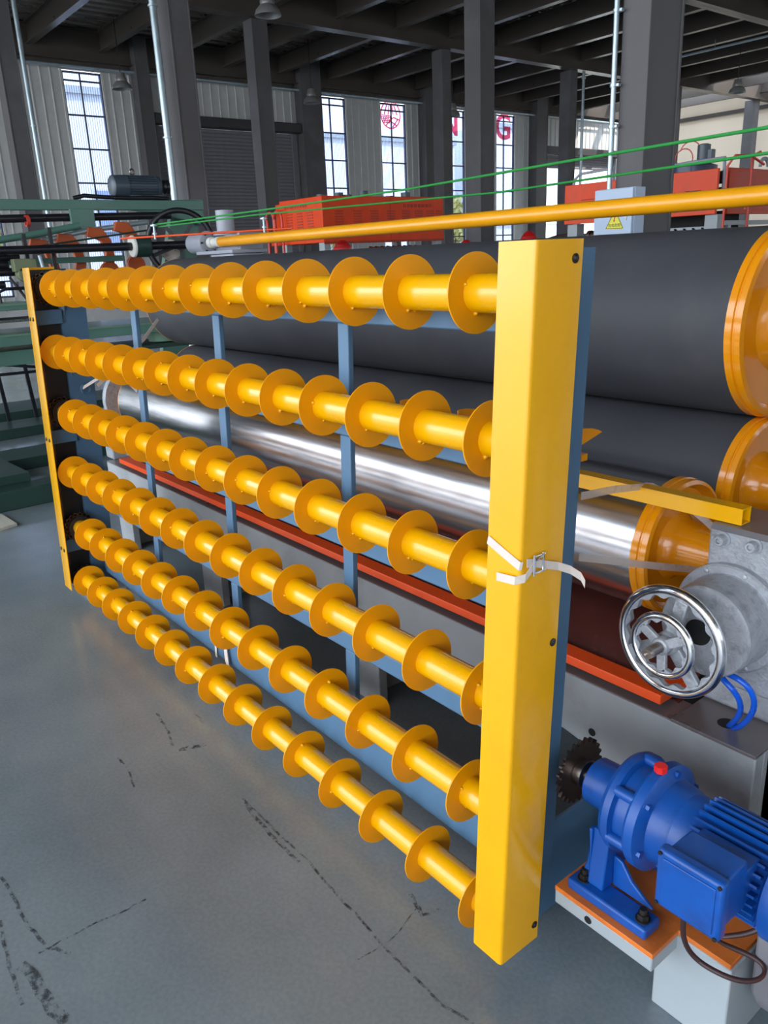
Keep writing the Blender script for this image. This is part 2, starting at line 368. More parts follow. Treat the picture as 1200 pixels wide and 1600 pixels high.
# window wall (left): ribbed panels between openings
wl = struct('wall_left', MB().box(WX-0.12, WX, -10, 37.3, 0, 0.5).box(WX-0.12, WX, -10, 37.3, 7.02, 8.02), WALLP)
WIN = [(5.35, 6.55), (8.82, 9.97), (17.55, 18.78), (20.35, 21.6), (23.45, 24.7), (26.5, 27.65)]
DOORS = [(11.4, 16.5, 5.98), (29.4, 34.6, 5.85)]
opens = sorted([(a, b) for a, b in WIN] + [(a, b) for a, b, _ in DOORS])
def ribbed(y0, y1, z0, z1, pitch=0.3):
    pts = []; k = max(1, round((y1-y0)/pitch)); d = (y1-y0)/k
    for i in range(k):
        a = y0+i*d; pts += [(WX, a), (WX, a+d-0.06), (WX+0.025, a+d-0.045), (WX+0.025, a+d-0.015)]
    pts.append((WX, y1))
    return MB().prism(pts+[(WX-0.1, y1), (WX-0.1, y0)], 'z', z0, z1)
prev = -10
for a, b in opens + [(37.3, 37.3)]:
    if a-prev > 0.05: part('wall_panel', ribbed(prev, a, 0.5, 7.02), WALLP, wl, smooth=False)
    prev = b
for a, b, zt in DOORS: part('wall_panel', ribbed(a, b, zt, 7.02), WALLP, wl, smooth=False)
part('eave_pipe', MB().cyl((WX+0.3, -9, 7.04), (WX+0.3, 37, 7.04), 0.045, n=10), GALV, wl)
part('eave_beam', MB().box(WX+0.03, WX+0.06, -9.8, 37, 7.06, 8.0), BEAMG, wl)
BARZ = [6.75, 5.85, 4.95, 4.02, 3.14, 2.25, 1.35]
for i, (a, b) in enumerate(WIN):
    z0, z1 = 0.9, 6.99
    part('wall_panel', ribbed(a, b, 0.5, z0), WALLP, wl, smooth=False)
    fr = MB(); t_ = 0.05
    fr.box(WX-0.11, WX-0.03, a, a+t_, z0, z1).box(WX-0.11, WX-0.03, b-t_, b, z0, z1).box(WX-0.11, WX-0.03, a, b, z0, z0+t_).box(WX-0.11, WX-0.03, a, b, z1-t_, z1)
    wn = struct('window_%d' % (i+1), fr, FRAMEM)
    ym = (a+b)/2-0.04
    part('mullion', MB().box(WX-0.1, WX-0.05, ym-0.02, ym+0.02, z0, z1), FRAMEM, wn)
    for z in BARZ: part('window_bar', MB().box(WX-0.1, WX-0.045, a+t_, b-t_, z-0.022, z+0.022), FRAMEM, wn)
    part('jamb', MB().box(WX-0.12, WX+0.02, b-0.012, b+0.05, z0, z1).box(WX-0.12, WX+0.02, a-0.05, a+0.012, z0, z1), WHITE, wn)
    for (ya, yb) in ((a+t_, ym-0.02), (ym+0.02, b-t_)):
        part('pane', MB().box(WX-0.082, WX-0.078, ya, yb, z0+t_, z1-t_), GLASS, wn)
    if i in (4, 5):
        fc = bpy.data.curves.new('letter', 'FONT'); fc.body = 'N' if i == 4 else 'G'; fc.size = 1.34; fc.extrude = 0.004; fc.offset = 0.03
        fc.align_x = 'CENTER'; fc.align_y = 'CENTER'
        lo = bpy.data.objects.new('letter', fc); C.objects.link(lo); lo.parent = wn
        lo.rotation_euler = (PI/2, 0, PI/2); lo.location = (WX-0.1, ym-(0.1 if i == 4 else 0.0), 6.5); fc.materials.append(LETR)
        lo['label'] = 'red letter %s on the pane' % fc.body
    if i == 3:
        e = MB(); c0 = Vector((WX-0.1, ym, 6.62))
        e.ring(c0, (1,0,0), -0.004, 0.004, 0.44, 0.49, 40)
        U, V = Vector((0,1,0)), Vector((0,0,1))
        for dy in (-0.26, -0.1, 0.1, 0.26): e.beam(c0+U*dy*1.2-V*0.0, c0+U*dy*0.5+V*0.42, 0.05, 0.008, up=(1,0,0))
        for k in range(5):
            e.beam(c0-U*0.36+U*k*0.08-V*0.04, c0-U*0.3+U*k*0.08-V*0.3, 0.035, 0.008, up=(1,0,0))
            e.beam(c0-U*0.42-V*(0.03+k*0.06), c0-U*0.04-V*(0.03+k*0.06), 0.03, 0.008, up=(1,0,0))
        e.beam(c0-U*0.25-V*0.38, c0+U*0.1-V*0.1, 0.05, 0.008, up=(1,0,0)); e.beam(c0+U*0.08-V*0.42, c0+U*0.36-V*0.12, 0.05, 0.008, up=(1,0,0))
        e.beam(c0-U*0.1-V*0.18, c0+U*0.28-V*0.36, 0.05, 0.008, up=(1,0,0)); e.beam(c0+U*0.12-V*0.08, c0+U*0.42-V*0.16, 0.05, 0.008, up=(1,0,0))
        part('emblem', e, LETR, wn, label='red round emblem on the pane')

# rolling shutters
def shutter(i, a, b, zt, zb, k):
    d = struct('door_%d' % i, MB().box(WX-0.08, WX-0.02, a, a+0.08, 0, zt).box(WX-0.08, WX-0.02, b-0.08, b, 0, zt), SHUTD)
    part('guide_rail', MB().box(WX, WX+0.1, a-0.02, a+0.14, 0, zt), SHUT, d); part('guide_rail', MB().box(WX, WX+0.1, b-0.14, b+0.02, 0, zt), SHUT, d)
    part('shutter_hood', MB().box(WX+0.0, WX+0.4, a-0.1, b+0.1, zt-0.28, zt+0.02), SHUTD, d, bevel=0.03)
    pitch = 0.11; z = zt-0.28; me = None
    while z > zb:
        if me is None:
            poly = [(WX+0.02, -0.1095), (WX+0.034, -0.092), (WX+0.038, -0.055), (WX+0.034, -0.018), (WX+0.02, -0.0005), (WX+0.0, 0.004), (WX-0.004, 0.004), (WX-0.004, -0.1095)]
            o = part('slat', MB().prism(poly, 'y', a+0.1, b-0.1), SHUT, d, smooth=True, ang=60); me = o.data; o.location = (0, 0, z)
        else: put('slat', me, d, (0, 0, z))
        z -= pitch
    if k: part('drive_motor', MB().cyl((WX+0.2, k, zt-0.12), (WX+0.2, k+0.5, zt-0.12), 0.11).box(WX+0.05, WX+0.3, k+0.4, k+0.55, zt-0.3, zt+0.05), SHUTD, d)
shutter(1, 11.4, 16.5, 5.98, 0.1, 16.4); shutter(2, 29.4, 34.6, 5.85, 5.1, 28.7)

# far wall (cream), side wall with openings sized for the daylight
struct('wall_back', MB().box(-25.3, 10.3, 37, 37.3, 0, 8.02), CREAM)
struct('trim_1', MB().box(-25.2, 10, 36.9, 37.0, 7.0, 7.16), BEAMG)
wr = MB().box(10, 10.3, -10, 37.3, 0, 2.4).box(10, 10.3, -10, 37.3, 6.2, 8.02)
for k in range(12): wr.box(10, 10.3, -10+k*4, -10+k*4+2.9, 2.4, 6.2)
struct('wall_right', wr, WALLP)

# columns
def column(x0, x1, y0, y1, label, zt=7.22):
    mb = MB(); f = 0.03
    mb.box(x0, x1, y0, y0+f, 0, zt).box(x0, x1, y1-f, y1, 0, zt).box(x0+0.012, x1-0.012, y0+f, y1-f, 0, zt)
    mb.box(x0-0.06, x1+0.06, y0-0.06, y1+0.06, 0, 0.03)
    o = struct('column', mb, COLG, bevel=0.006); o['label'] = label; return o
# wall columns
for y0, y1 in ((5.0, 5.32), (10.86, 11.28), (16.62, 17.45), (22.2, 23.05), (28.55, 29.25), (35.0, 35.5)):
    column(WX+0.03, WX+0.45, y0, y1, 'grey steel wall column beside the tall windows', 8.0)
column(-19.42, -19.0, 5.42, 5.78, 'dark grey column at the far left behind the green machine')
column(-19.42, -19.0, 11.42, 11.86, 'slim grey column standing before the closed shutter')
column(-19.45, -19.0, 17.7, 18.04, 'grey column standing to the right of the emblem window')
column(-19.45, -19.0, 23.5, 23.86, 'grey column in front of the raised shutter')
column(-19.45, -19.0, 29.7, 30.1, 'dark column before the cream wall, half behind the big column')
column(-19.45, -19.0, 35.6, 36.0, 'grey column at the right end of the cream wall')
column(-13.1, -12.6, 6.14, 6.5, 'wide grey column with a pipe behind the grey motor')
column(-13.05, -12.6, 12.77, 13.18, 'grey column above the middle of the black roll')
column(-4.46, -4.2, 6.15, 6.62, 'biggest grey column, carrying the pale blue cabinet')

# ================================================================== OUTSIDE
def building(y0, y1, x, h, wins, label, storeys=True):
    t = thing('building', (x-2, (y0+y1)/2, -0.2), label, 'building')
    part('wall', MB().box(x-6, x, y0, y1, -0.2, h), FACADE, t)
    part('cornice', MB().box(x, x+0.25, y0, y1, h*0.34, h*0.34+0.2).box(x, x+0.25, y0, y1, h-0.3, h), STAND, t)
    for (ya, yb, za, zb) in wins:
        f = part('window', MB().box(x-0.02, x+0.06, ya, yb, za, zb), WHITE, t)
        part('pane', MB().box(x+0.02, x+0.09, ya+0.1, yb-0.1, za+0.1, zb-0.1), FWIN, f)
building(2, 20, -40, 9.5, [(14.6, 16.0, 2.2, 5.2), (9.0, 10.0, 2.6, 5.0), (19.0, 19.8, 2.0, 4.2)], 'white building across the yard seen through the left window')
building(22, 42, -44, 9.0, [(30.3, 32.4, 1.6, 5.0), (34.0, 35.2, 1.8, 4.4), (38.8, 40.2, 1.8, 4.6), (25.0, 26.4, 2.0, 4.5)], 'white building across the yard seen through the middle windows')
building(44, 74, -42, 10.0, [(49.5, 51.2, 5.0, 7.6), (49.5, 51.2, 1.0, 3.6), (56.5, 58.5, 5.0, 7.4), (56.5, 58.5, 1.0, 3.4)], 'white building seen below the raised shutter')
def tree(x, y, h, r, label):
    t = thing('tree', (x, y, -0.2), label, 'tree')
    part('trunk', MB().tube([(x, y, -0.2), (x+0.1, y, h*0.4), (x, y+0.1, h*0.75)], 0.14, 8), BARK, t)
    mb = MB()
    for _ in range(900):
        a, b_, q = random.uniform(0, 2*PI), random.uniform(-1, 1), random.random()**0.4
        c = Vector((math.cos(a)*math.sqrt(1-b_*b_)*r*q, math.sin(a)*math.sqrt(1-b_*b_)*r*q, b_*r*1.1*q + h*0.72)) + Vector((x, y, 0))
        u = Vector((random.uniform(-1,1), random.uniform(-1,1), random.uniform(-1,1))).normalized(); v = u.orthogonal().normalized()
        mb.add([c-u*0.14, c+v*0.09, c+u*0.14, c-v*0.09], [(0,1,2,3)])
    part('foliage', mb, LEAFM, t, smooth=False, kind='stuff')
tree(-31, 7.4, 4.6, 1.5, 'yellow green tree seen through the leftmost window')
tree(-33, 24.4, 3.6, 1.2, 'small leafy tree outside the window left of the emblem')
tree(-33, 31.5, 4.4, 1.2, 'leafy tree outside the window with the letter N')

# ================================================================== ROLLER RACK
rack = thing('roller_rack', (-2.4, 1.2, 0.0), 'blue steel rack of six yellow disc-lined rollers with yellow end covers', 'roller rack')
ly = lambda z: -0.0265*(1.6-z)
lxr = lambda z: -0.022*(1.6-z)
lxl = lambda z: -0.036*(1.6-z)
def lean(mb, fx=None): return mb.map(lambda q: Vector((q.x + (fx(q.z) if fx else 0), q.y + ly(q.z), q.z)))
# posts
for (x, fx, sgn) in ((-0.99, lxr, 1), (-3.855, lxl, -1)):
    mb = MB().box(x-0.006, x+0.006, 1.185, 1.305, 0.03, 1.60)
    xi = x - 0.05*sgn if sgn > 0 else x - 0.05
    mb.box(min(x, xi), max(x, xi), 1.185, 1.193, 0.03, 1.60).box(min(x, xi), max(x, xi), 1.297, 1.305, 0.03, 1.60)
    part('side_post', lean(mb, fx), RBLUE, rack, smooth=False)
    mb = MB().box(x-0.13, x+0.07, 1.15, 1.33, 0.0, 0.03)
    if sgn < 0: part('foot_plate', lean(mb, fx), STAND, rack, bevel=0.003)
# rails
for zb, zt in ((1.439, 1.492), (1.141, 1.196), (0.816, 0.869), (0.492, 0.547), (0.134, 0.242)):
    part('rail', lean(MB().box(-3.85, -1.03, 1.235, 1.285, zb, zt)), RBLUE, rack, bevel=0.004)
# uprights between the rails (one piece each)
for x in (-3.149, -2.451, -1.741):
    for z0, z1 in ((1.196, 1.439), (0.869, 1.141), (0.547, 0.816), (0.242, 0.492)):
        part('upright', lean(MB().box(x, x+0.046, 1.236, 1.254, z0, z1), lambda z: -0.02*(1.4-z)), RBLUE, rack, bevel=0.003)
# guard covers: folded sheet, front and outer side
for (x0, x1, out, fx) in ((-0.994, -0.91, 1, lxr), (-3.875, -3.768, -1, lxl)):
    zb, zt = 0.09, 1.615; t_ = 0.003; mb = MB()
    xo = x1 if out > 0 else x0
    if out > 0: poly = [(x0, 1.05), (x1-0.008, 1.05), (x1-0.002, 1.052), (x1, 1.058), (x1, 1.172), (x1-t_, 1.172), (x1-t_, 1.06), (x1-0.01, 1.05+t_), (x0, 1.05+t_)]
    else: poly = [(x1, 1.05), (x0+0.008, 1.05), (x0+0.002, 1.052), (x0, 1.058), (x0, 1.19), (x0+t_, 1.19), (x0+t_, 1.06), (x0+0.01, 1.05+t_), (x1, 1.05+t_)]
    g = part('end_cover', lean(mb.prism(poly, 'z', zb, zt), fx), YEL, rack, ang=60)
    if out > 0:
        for (yy, zz) in ((1.152, 1.583), (1.158, 0.85), (1.158, 0.135)): part('screw', lean(MB().lathe((x1, yy, zz), (1,0,0), [(0, 0.0085), (0.002, 0.0085), (0.003, 0.006), (0.005, 0.004), (0.005, 0.0)], 12), fx), BOLT, g)
    else:
        for zz in (1.395, 0.845, 0.295):
            for xx in (x0+0.03, x0+0.075): part('screw', lean(MB().lathe((xx, 1.05, zz), (0,-1,0), [(0, 0.009), (0.003, 0.009), (0.005, 0.004), (0.005, 0)], 10), fx), BOLT, g)
# black inner chain plate at the left, arms carrying the cover
part('chain_plate', lean(MB().box(-3.872, -3.866, 1.06, 1.24, 0.1, 1.605), lxl), BLACK, rack, smooth=False)
for z in (1.395, 0.845, 0.297):
    part('cover_arm', lean(MB().box(-3.864, -3.835, 1.07, 1.19, z-0.03, z+0.035), lxl), RBLUE, rack, bevel=0.003)
    part('cover_arm', lean(MB().box(-0.983, -0.955, 1.07, 1.165, z-0.03, z+0.035), lxr), RBLUE, rack, bevel=0.003)
# drive chain loops inside the left cover (seen dark)
mb = MB()
for y in (1.075,): mb.box(-3.858, -3.846, y-0.008, y+0.008, 0.2, 1.52)
part('drive_chain', lean(mb, lxl), RUST, rack, smooth=False)
# rollers with discs
ZR = [1.524, 1.243, 0.962, 0.676, 0.394, 0.118]
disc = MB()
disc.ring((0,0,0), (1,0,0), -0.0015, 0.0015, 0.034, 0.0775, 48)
disc_me = mesh_of(disc, 'disc', YEL_SHADE, Vector((0,0,0)), True, 30)
RY = 1.14
for r, z in enumerate(ZR):
    y = RY + ly(z); org = Vector((0, y, z))
    even = (r % 2 == 1)
    xs = [-1.09-0.195*k for k in range(15)] if even else [-1.135-0.1965*k for k in range(14)]
    pipe = MB().lathe((-3.815, y, z), (1,0,0), [(-0.035, 0.02), (-0.035, 0.037), (2.815, 0.037), (2.815, 0.02)], 32)
    rnd = random.Random(r)
    for x in xs:   # weld beads against each disc
        for k in range(2):
            a = rnd.uniform(0, 2*PI) if k else -1.9+rnd.uniform(-.25, .25)
            c = Vector((x+0.004, y+math.cos(a)*0.038, z+math.sin(a)*0.038)); s_ = rnd.uniform(0.0035, 0.006)
            pipe.lathe(c-Vector((s_,0,0)), (1,0,0), [(0,0),(s_*0.5,s_*0.85),(s_,s_),(s_*1.5,s_*0.8),(s_*2,0)], 7)
    ro = part('roller', pipe, YEL, rack)
    ro0 = origin(ro)
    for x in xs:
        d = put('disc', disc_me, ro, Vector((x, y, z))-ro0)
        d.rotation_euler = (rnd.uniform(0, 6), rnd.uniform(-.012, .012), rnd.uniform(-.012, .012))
    bl = MB().ring((-3.853, y, z), (1,0,0), 0, 0.018, 0.036, 0.056, 28)
    part('bearing', bl, BLACK, rack)
    spk = MB().ring((-3.862, y, z), (1,0,0), 0, 0.008, 0.02, 0.068, 28)
    for k in range(18):
        a = 2*PI*k/18; spk.lathe((-3.862, y+0.066*math.cos(a), z+0.066*math.sin(a)), (1,0,0), [(0, 0.008), (0.008, 0.008)], 8)
    part('sprocket', spk, RUST, rack)
    part('bearing', MB().ring((-1.0, y, z), (1,0,0), 0, 0.022, 0.02, 0.046, 28).cyl((-1.0, y, z), (-0.96, y, z), 0.018), BLACK, rack)
    # tension bolt beside each bearing on the left post
    tb = MB().cyl((-3.852, 1.2+ly(z), z-0.12), (-3.852, 1.2+ly(z), z-0.06), 0.007, n=8).cyl((-3.852, 1.2+ly(z), z-0.1), (-3.852, 1.2+ly(z), z-0.085), 0.015, n=6)
    part('tension_bolt', lean(tb.map(lambda q: q+Vector((0, -ly(q.z), 0))), lxl), RBLUE, rack)
part('darkening_plate', lean(MB().box(-1.012, -1.002, 1.30, 1.53, 0.0, 0.27), lxr), RBLUE, rack, bevel=0.002)  # blue plate added to darken the area beside the right post foot
part('strap_ring', MB().torus((-3.835, 1.235, 1.06), (1, 0.2, 0), 0.022, 0.006, 24, 8), RBLUE, rack)

# straps ----------------------------------------------------------------------------
st = thing('packing_strap', (-0.93, 1.03, 1.02), 'white packing strap with wire buckle tied around the yellow end cover', 'strap')
zf = lambda z: 1.05+ly(z)-0.002
band = MB()
band.strip([(-1.004, zf(1.072), 1.076), (-0.96, zf(1.06), 1.058), (-0.922, zf(1.045), 1.044), (-0.9225+0.003, zf(1.045)+0.004, 1.044)], (0.25, 0, 1), 0.018)
band.strip([(-0.9195, 1.05, 1.046), (-0.9195, 1.075, 1.040), (-0.9185, 1.10, 1.03), (-0.915, 1.135, 1.018), (-0.905, 1.16, 1.006), (-0.893, 1.178, 0.99), (-0.886, 1.182, 0.975)], (0, 0, 1), 0.017)
band.strip([(-0.9185, 1.068, 1.036), (-0.9185, 1.045, 1.018), (-0.93, zf(1.0)-0.003, 1.014), (-0.955, zf(1.0)-0.004, 1.012), (-0.975, zf(1.0)-0.004, 1.010)], [(0,0.1,1), (0,0.2,1), (0.1,0,1), (0.05,0,1), (0,0,1)], 0.017)
part('ribbon', band, RIBB, st, smooth=False)
bk = MB()
bx = -0.916
for y in (1.068, 1.092): bk.cyl((bx, y, 1.02), (bx, y, 1.058), 0.0022, n=8)
for z in (1.022, 1.055): bk.cyl((bx, 1.064, z), (bx, 1.096, z), 0.0022, n=8)
bk.cyl((bx+0.002, 1.07, 1.048), (bx+0.002, 1.092, 1.056), 0.0018, n=8); bk.cyl((bx+0.002, 1.064, 1.018), (bx+0.002, 1.064, 1.06), 0.002, n=8)
part('buckle', bk, CHR2, st)
def lone_strap(pts, side, wd, label, material=RIBT):
    o = part('packing_strap', MB().strip(pts, side, wd), material, None, smooth=False); return tag(o, label, 'strap')
lone_strap([(-0.985, 1.29, 0.975), (-0.98, 1.42, 0.93), (-0.97, 1.55, 0.886), (-0.955, 1.66, 0.852), (-0.94, 1.70, 0.84)], (0, 0.15, 1), 0.017, 'thin see-through strap running from the blue post back to the shaft')
lone_strap([(-0.985, 1.29, 1.11), (-1.02, 1.45, 1.083), (-1.05, 1.597, 1.052), (-1.052, 1.64, 1.052), (-0.98, 1.66, 1.02), (-0.92, 1.68, 0.975), (-0.90, 1.69, 0.955)], [(0,0.1,1), (0,0.1,1), (0,.4,.8), (1,0.2,0), (0.4,0.5,0.3), (0.4,0.5,0.3), (0.4,0.5,0.3)], 0.017, 'pale strap laid over the square yellow bar')
lone_strap([(-3.83, 1.22, 1.065), (-3.76, 1.32, 1.13), (-3.65, 1.33, 1.15), (-3.62, 1.4, 1.05)], (0, 0.5, 1), 0.02, 'white strap hooked through the ring on the left blue post', RIBB)
lone_strap([(-4.3, 1.45, 1.0), (-4.35, 1.6, 1.1), (-4.4, 1.78, 1.21), (-4.45, 1.9, 1.31)], (0, -0.6, 1), 0.018, 'white strap slanting up to the left end of the black roll', RIBB)
lone_strap([(-2.63, 1.192, 0.25), (-2.632, 1.194, 0.2), (-2.628, 1.188, 0.13)], (1, 0, 0), 0.014, 'narrow white strap hanging over the blue bottom rail', RIBB)
lone_strap([(-2.53, 1.192, 0.25), (-2.535, 1.186, 0.2), (-2.525, 1.182, 0.15), (-2.515, 1.186, 0.108)], (1, 0, 0), 0.026, 'wider white strap hanging over the blue bottom rail', RIBB)

# ================================================================== ROLL MACHINE
rm = thing('roll_machine', (-2.8, 1.9, 0.0), 'grey machine with two black rubber rolls above a bare steel roll', 'machine')
def roll(name, y, z, r, x0, x1, skin, label=None):
    o = part(name, MB().lathe((x0, y, z), (1,0,0), [(0, r*0.8), (0, r), (x1-x0-0.02, r), (x1-x0-0.02, r*0.8)], 96), skin, rm, ang=30, label=label)
    k = x1
    f = part('end_flange', MB().lathe((0, y, z), (1,0,0), [(k-0.022, r*0.9), (k-0.022, r*1.004), (k-0.004, r*1.004), (k-0.002, r*0.985), (k+0.002, r*0.985), (k+0.004, r*0.995), (k+0.018, r*0.985), (k+0.022, r*0.93), (k+0.012, r*0.90), (k-0.004, r*0.86), (k-0.004, r*0.50), (k+0.004, r*0.46), (k+0.015, r*0.42), (k+0.05, r*0.38), (k+0.2, r*0.34), (k+0.2, 0.03)], 96), YELO, o, ang=25)
    part('end_flange', MB().lathe((0, y, z), (1,0,0), [(x0-0.02, 0.05), (x0-0.02, r*0.97), (x0-0.004, r*1.004), (x0, r*0.99)], 64), YELO, o)
    part('shaft', MB().cyl((x0-0.25, y, z), (x0, y, z), r*0.25).cyl((k+0.2, y, z), (k+0.5, y, z), r*0.28), STEEL, o)
    return o
roll('rubber_roll', 2.214, 1.382, 0.2535, -4.75, -1.05, RUBBER)
roll('rubber_roll', 2.184, 0.931, 0.1965, -4.6, -1.05, RUBBER)
roll('steel_roll', 1.783, 0.853, 0.1792, -4.46, -1.05, CHROME, 'bare ground steel roll')
# base frame
bs = part('base_frame', MB().prism([(-4.67, 0.497), (-0.9, 0.497), (-0.69, 0.503), (-0.69, 0.02), (-0.9, 0.02), (-0.98, 0.23), (-1.1, 0.296), (-1.224, 0.321), (-4.67, 0.321)], 'y', 1.56, 1.60).box(-4.67, -0.69, 2.30, 2.34, 0.32, 0.497).box(-0.73, -0.69, 1.6, 2.34, 0.02, 0.5).box(-4.67, -4.63, 1.6, 2.34, 0.32, 0.497), BASEG, rm, bevel=0.004)
part('hole', MB().cyl((-1.127, 1.5585, 0.356), (-1.127, 1.562, 0.356), 0.011, n=20), DARK, bs)
part('top_plate', MB().box(-4.67, -0.9, 1.56, 1.66, 0.497, 0.501).box(-0.9, -0.69, 1.558, 2.3, 0.497, 0.506), BASET, rm, bevel=0.001)
for x in (-4.5, -3.4, -2.17):
    part('leg', MB().box(x-0.1, x+0.1, 1.562, 1.60, 0, 0.33).box(x-0.01, x+0.01, 1.6, 1.75, 0, 0.33), BASEG, rm, bevel=0.003)
    part('leg', MB().box(x-0.1, x+0.1, 2.30, 2.34, 0, 0.33), BASEG, rm, bevel=0.003)
part('underside_blocker', MB().box(-4.67, -0.3, 2.36, 2.37, 0.0, 0.6).box(-0.705, -0.69, 1.62, 2.36, 0.0, 0.5), DARK, rm)  # dark sheets added to keep the space under the machine black
part('tray', MB().prism([(1.64, 0.505), (1.70, 0.515), (1.78, 0.60), (1.9, 0.64), (2.05, 0.66), (2.05, 0.652), (1.9, 0.632), (1.785, 0.592), (1.705, 0.507), (1.64, 0.499)], 'x', -4.5, -0.93), PAN, rm, ang=60)
part('tray_lip', MB().box(-4.5, -0.943, 1.577, 1.634, 0.515, 0.5415).box(-0.99, -0.943, 1.634, 1.75, 0.515, 0.538), ORED, rm, bevel=0.002, label='orange painted tray lip')
part('square_bar', MB().box(-4.5, -0.797, 1.60, 1.603, 1.014, 1.0505).box(-4.5, -0.797, 1.634, 1.637, 1.014, 1.0505).box(-4.5, -0.797, 1.603, 1.634, 1.0475, 1.0505).box(-4.5, -0.797, 1.603, 1.634, 1.014, 1.017), YEL, rm, smooth=False, label='yellow square bar with open end')
part('bar_end', MB().box(-0.83, -0.82, 1.6025, 1.6345, 1.0165, 1.048), DARK, rm)
# round-topped guide plates behind the second roller row
part('plate_bar', MB().box(-1.8, -1.03, 1.345, 1.365, 1.165, 1.18), YELO, rm)
for x in (-1.62, -1.40, -1.04):
    part('guide_plate', MB().prism([(1.345, 1.18), (1.345, 1.196), (1.425, 1.216), (1.41, 1.223), (1.39, 1.229), (1.365, 1.233), (1.345, 1.234), (1.337, 1.232), (1.337, 1.18)], 'x', x-0.0015, x+0.0015), YELO, rm, smooth=False)
# right bearing bracket and housing
br = part('bearing_bracket', MB().prism([(-0.857, 0.88), (-0.857, 1.0), (-0.850, 1.011), (-0.45, 1.013), (-0.45, 0.64), (-0.86, 0.64), (-0.90, 0.70), (-0.88, 0.80)], 'y', 1.58, 1.72), CAST, rm, bevel=0.006)
part('cap_plate', MB().prism([(1.575, 1.001), (1.583, 1.0125), (1.74, 1.0125), (1.74, 1.0)], 'x', -0.852, -0.45), mat('dull_grey_plate', (128, 124, 126), 0.4, metal=0.4, var=0.1), br)
for (x, z) in ((-0.824, 0.982), (-0.754, 0.985)):
    part('cap_screw', MB().ring((x, 1.58, z), (0,-1,0), 0, 0.003, 0.004, 0.0175, 20).lathe((x, 1.577, z), (0,-1,0), [(0, 0.012), (0.017, 0.012), (0.019, 0.0105), (0.019, 0.006), (0.013, 0.006), (0.013, 0)], 24), CAST, br)
cy, cz = -0.79, 0.808
hs = part('housing', MB().lathe((cy, 1.58, cz), (0,-1,0), [(0, 0.125), (0.016, 0.125), (0.02, 0.121), (0.02, 0.106), (0.024, 0.104), (0.108, 0.102), (0.112, 0.099), (0.112, 0.0)], 72), CAST, rm, ang=25)
for k in range(8):
    a = 2*PI*k/8+0.5; sb = MB().lathe((cy+0.114*math.cos(a), 1.56, cz+0.114*math.sin(a)), (0,-1,0), [(0, 0.006), (0.003, 0.006), (0.005, 0.003), (0.005, 0)], 12); part('rim_screw', sb, CAST, hs)
part('hub_bore', MB().lathe((cy-0.012, 1.469, cz-0.005), (0,-1,0), [(0, 0.03), (0.004, 0.028), (0.004, 0.02)], 24), DARK, hs)
part('lower_casting', MB().prism([(-0.92, 0.506), (-0.88, 0.60), (-0.83, 0.66), (-0.45, 0.68), (-0.45, 0.506)], 'y', 1.70, 1.85), CAST, rm, bevel=0.01)
# left end bearing housings
part('housing', MB().lathe((-4.6, 1.783, 0.853), (-1,0,0), [(0, 0.2), (0.05, 0.2), (0.06, 0.18), (0.06, 0.1), (0.2, 0.1), (0.2, 0)], 48), CAST, rm)
part('bearing_bracket', MB().box(-4.78, -4.66, 1.6, 1.95, 0.5, 0.8), CAST, rm, bevel=0.01)
part('bearing_bracket', MB().box(-0.45, -0.3, 1.9, 2.5, 0.5, 1.75), CAST, rm, bevel=0.01)
# hand wheel on its screw
hx, hy, hz = -0.828, 1.405, 0.794
hw = part('hand_wheel', MB().torus((hx, hy, hz), (0,1,0), 0.116, 0.0105, 72, 14), CHR2, rm, label='chrome rimmed hand wheel')
rim = []
for k in range(96):
    a = 2*PI*k/96; rim.append(0.101 + 0.0045*math.cos(16*a))
rm_mb = MB(); vs = []; fs = []
for k in range(96):
    a = 2*PI*k/96
    for (rr_, yy) in ((rim[k], -0.006), (0.116, -0.006), (0.116, 0.007), (rim[k], 0.007)): vs.append((hx+rr_*math.cos(a), hy+yy, hz+rr_*math.sin(a)))
for k in range(96):
    k2 = (k+1) % 96
    for j in range(4): j2 = (j+1) % 4; fs.append((4*k+j, 4*k2+j, 4*k2+j2, 4*k+j2))
rm_mb.add(vs, fs)
part('scalloped_web', rm_mb, CAST, hw)
sp_ = MB()
for a in (1.35, -2.6, -0.9):
    d = Vector((math.cos(a), 0, math.sin(a))); sp_.beam(Vector((hx, hy, hz))+d*0.02, Vector((hx, hy, hz))+d*0.104, 0.030, 0.014, up=(0,1,0))
sp_.lathe((hx, hy+0.02, hz), (0,-1,0), [(0, 0.026), (0.035, 0.026), (0.04, 0.022)], 28)
part('spokes', sp_, CAST, hw, bevel=0.003)
part('screw_shaft', MB().cyl((hx, hy+0.09, hz), (hx, hy-0.02, hz), 0.013), STEEL, hw)
ix, iy, iz = -0.822, 1.365, 0.801
iw = part('lock_wheel', MB().torus((ix, iy, iz), (0,1,0), 0.066, 0.008, 56, 12), CHR2, rm, label='smaller chrome lock wheel')
vs = []; fs = []; ww = MB()
for k in range(80):
    a = 2*PI*k/80; ri = 0.055+0.004*math.cos(12*a)
    for (rr_, yy) in ((ri, -0.005), (0.066, -0.005), (0.066, 0.005), (ri, 0.005)): vs.append((ix+rr_*math.cos(a), iy+yy, iz+rr_*math.sin(a)))
for k in range(80):
    k2 = (k+1) % 80
    for j in range(4): j2 = (j+1) % 4; fs.append((4*k+j, 4*k2+j, 4*k2+j2, 4*k+j2))
part('scalloped_web', ww.add(vs, fs), CAST, iw)
sp_ = MB()
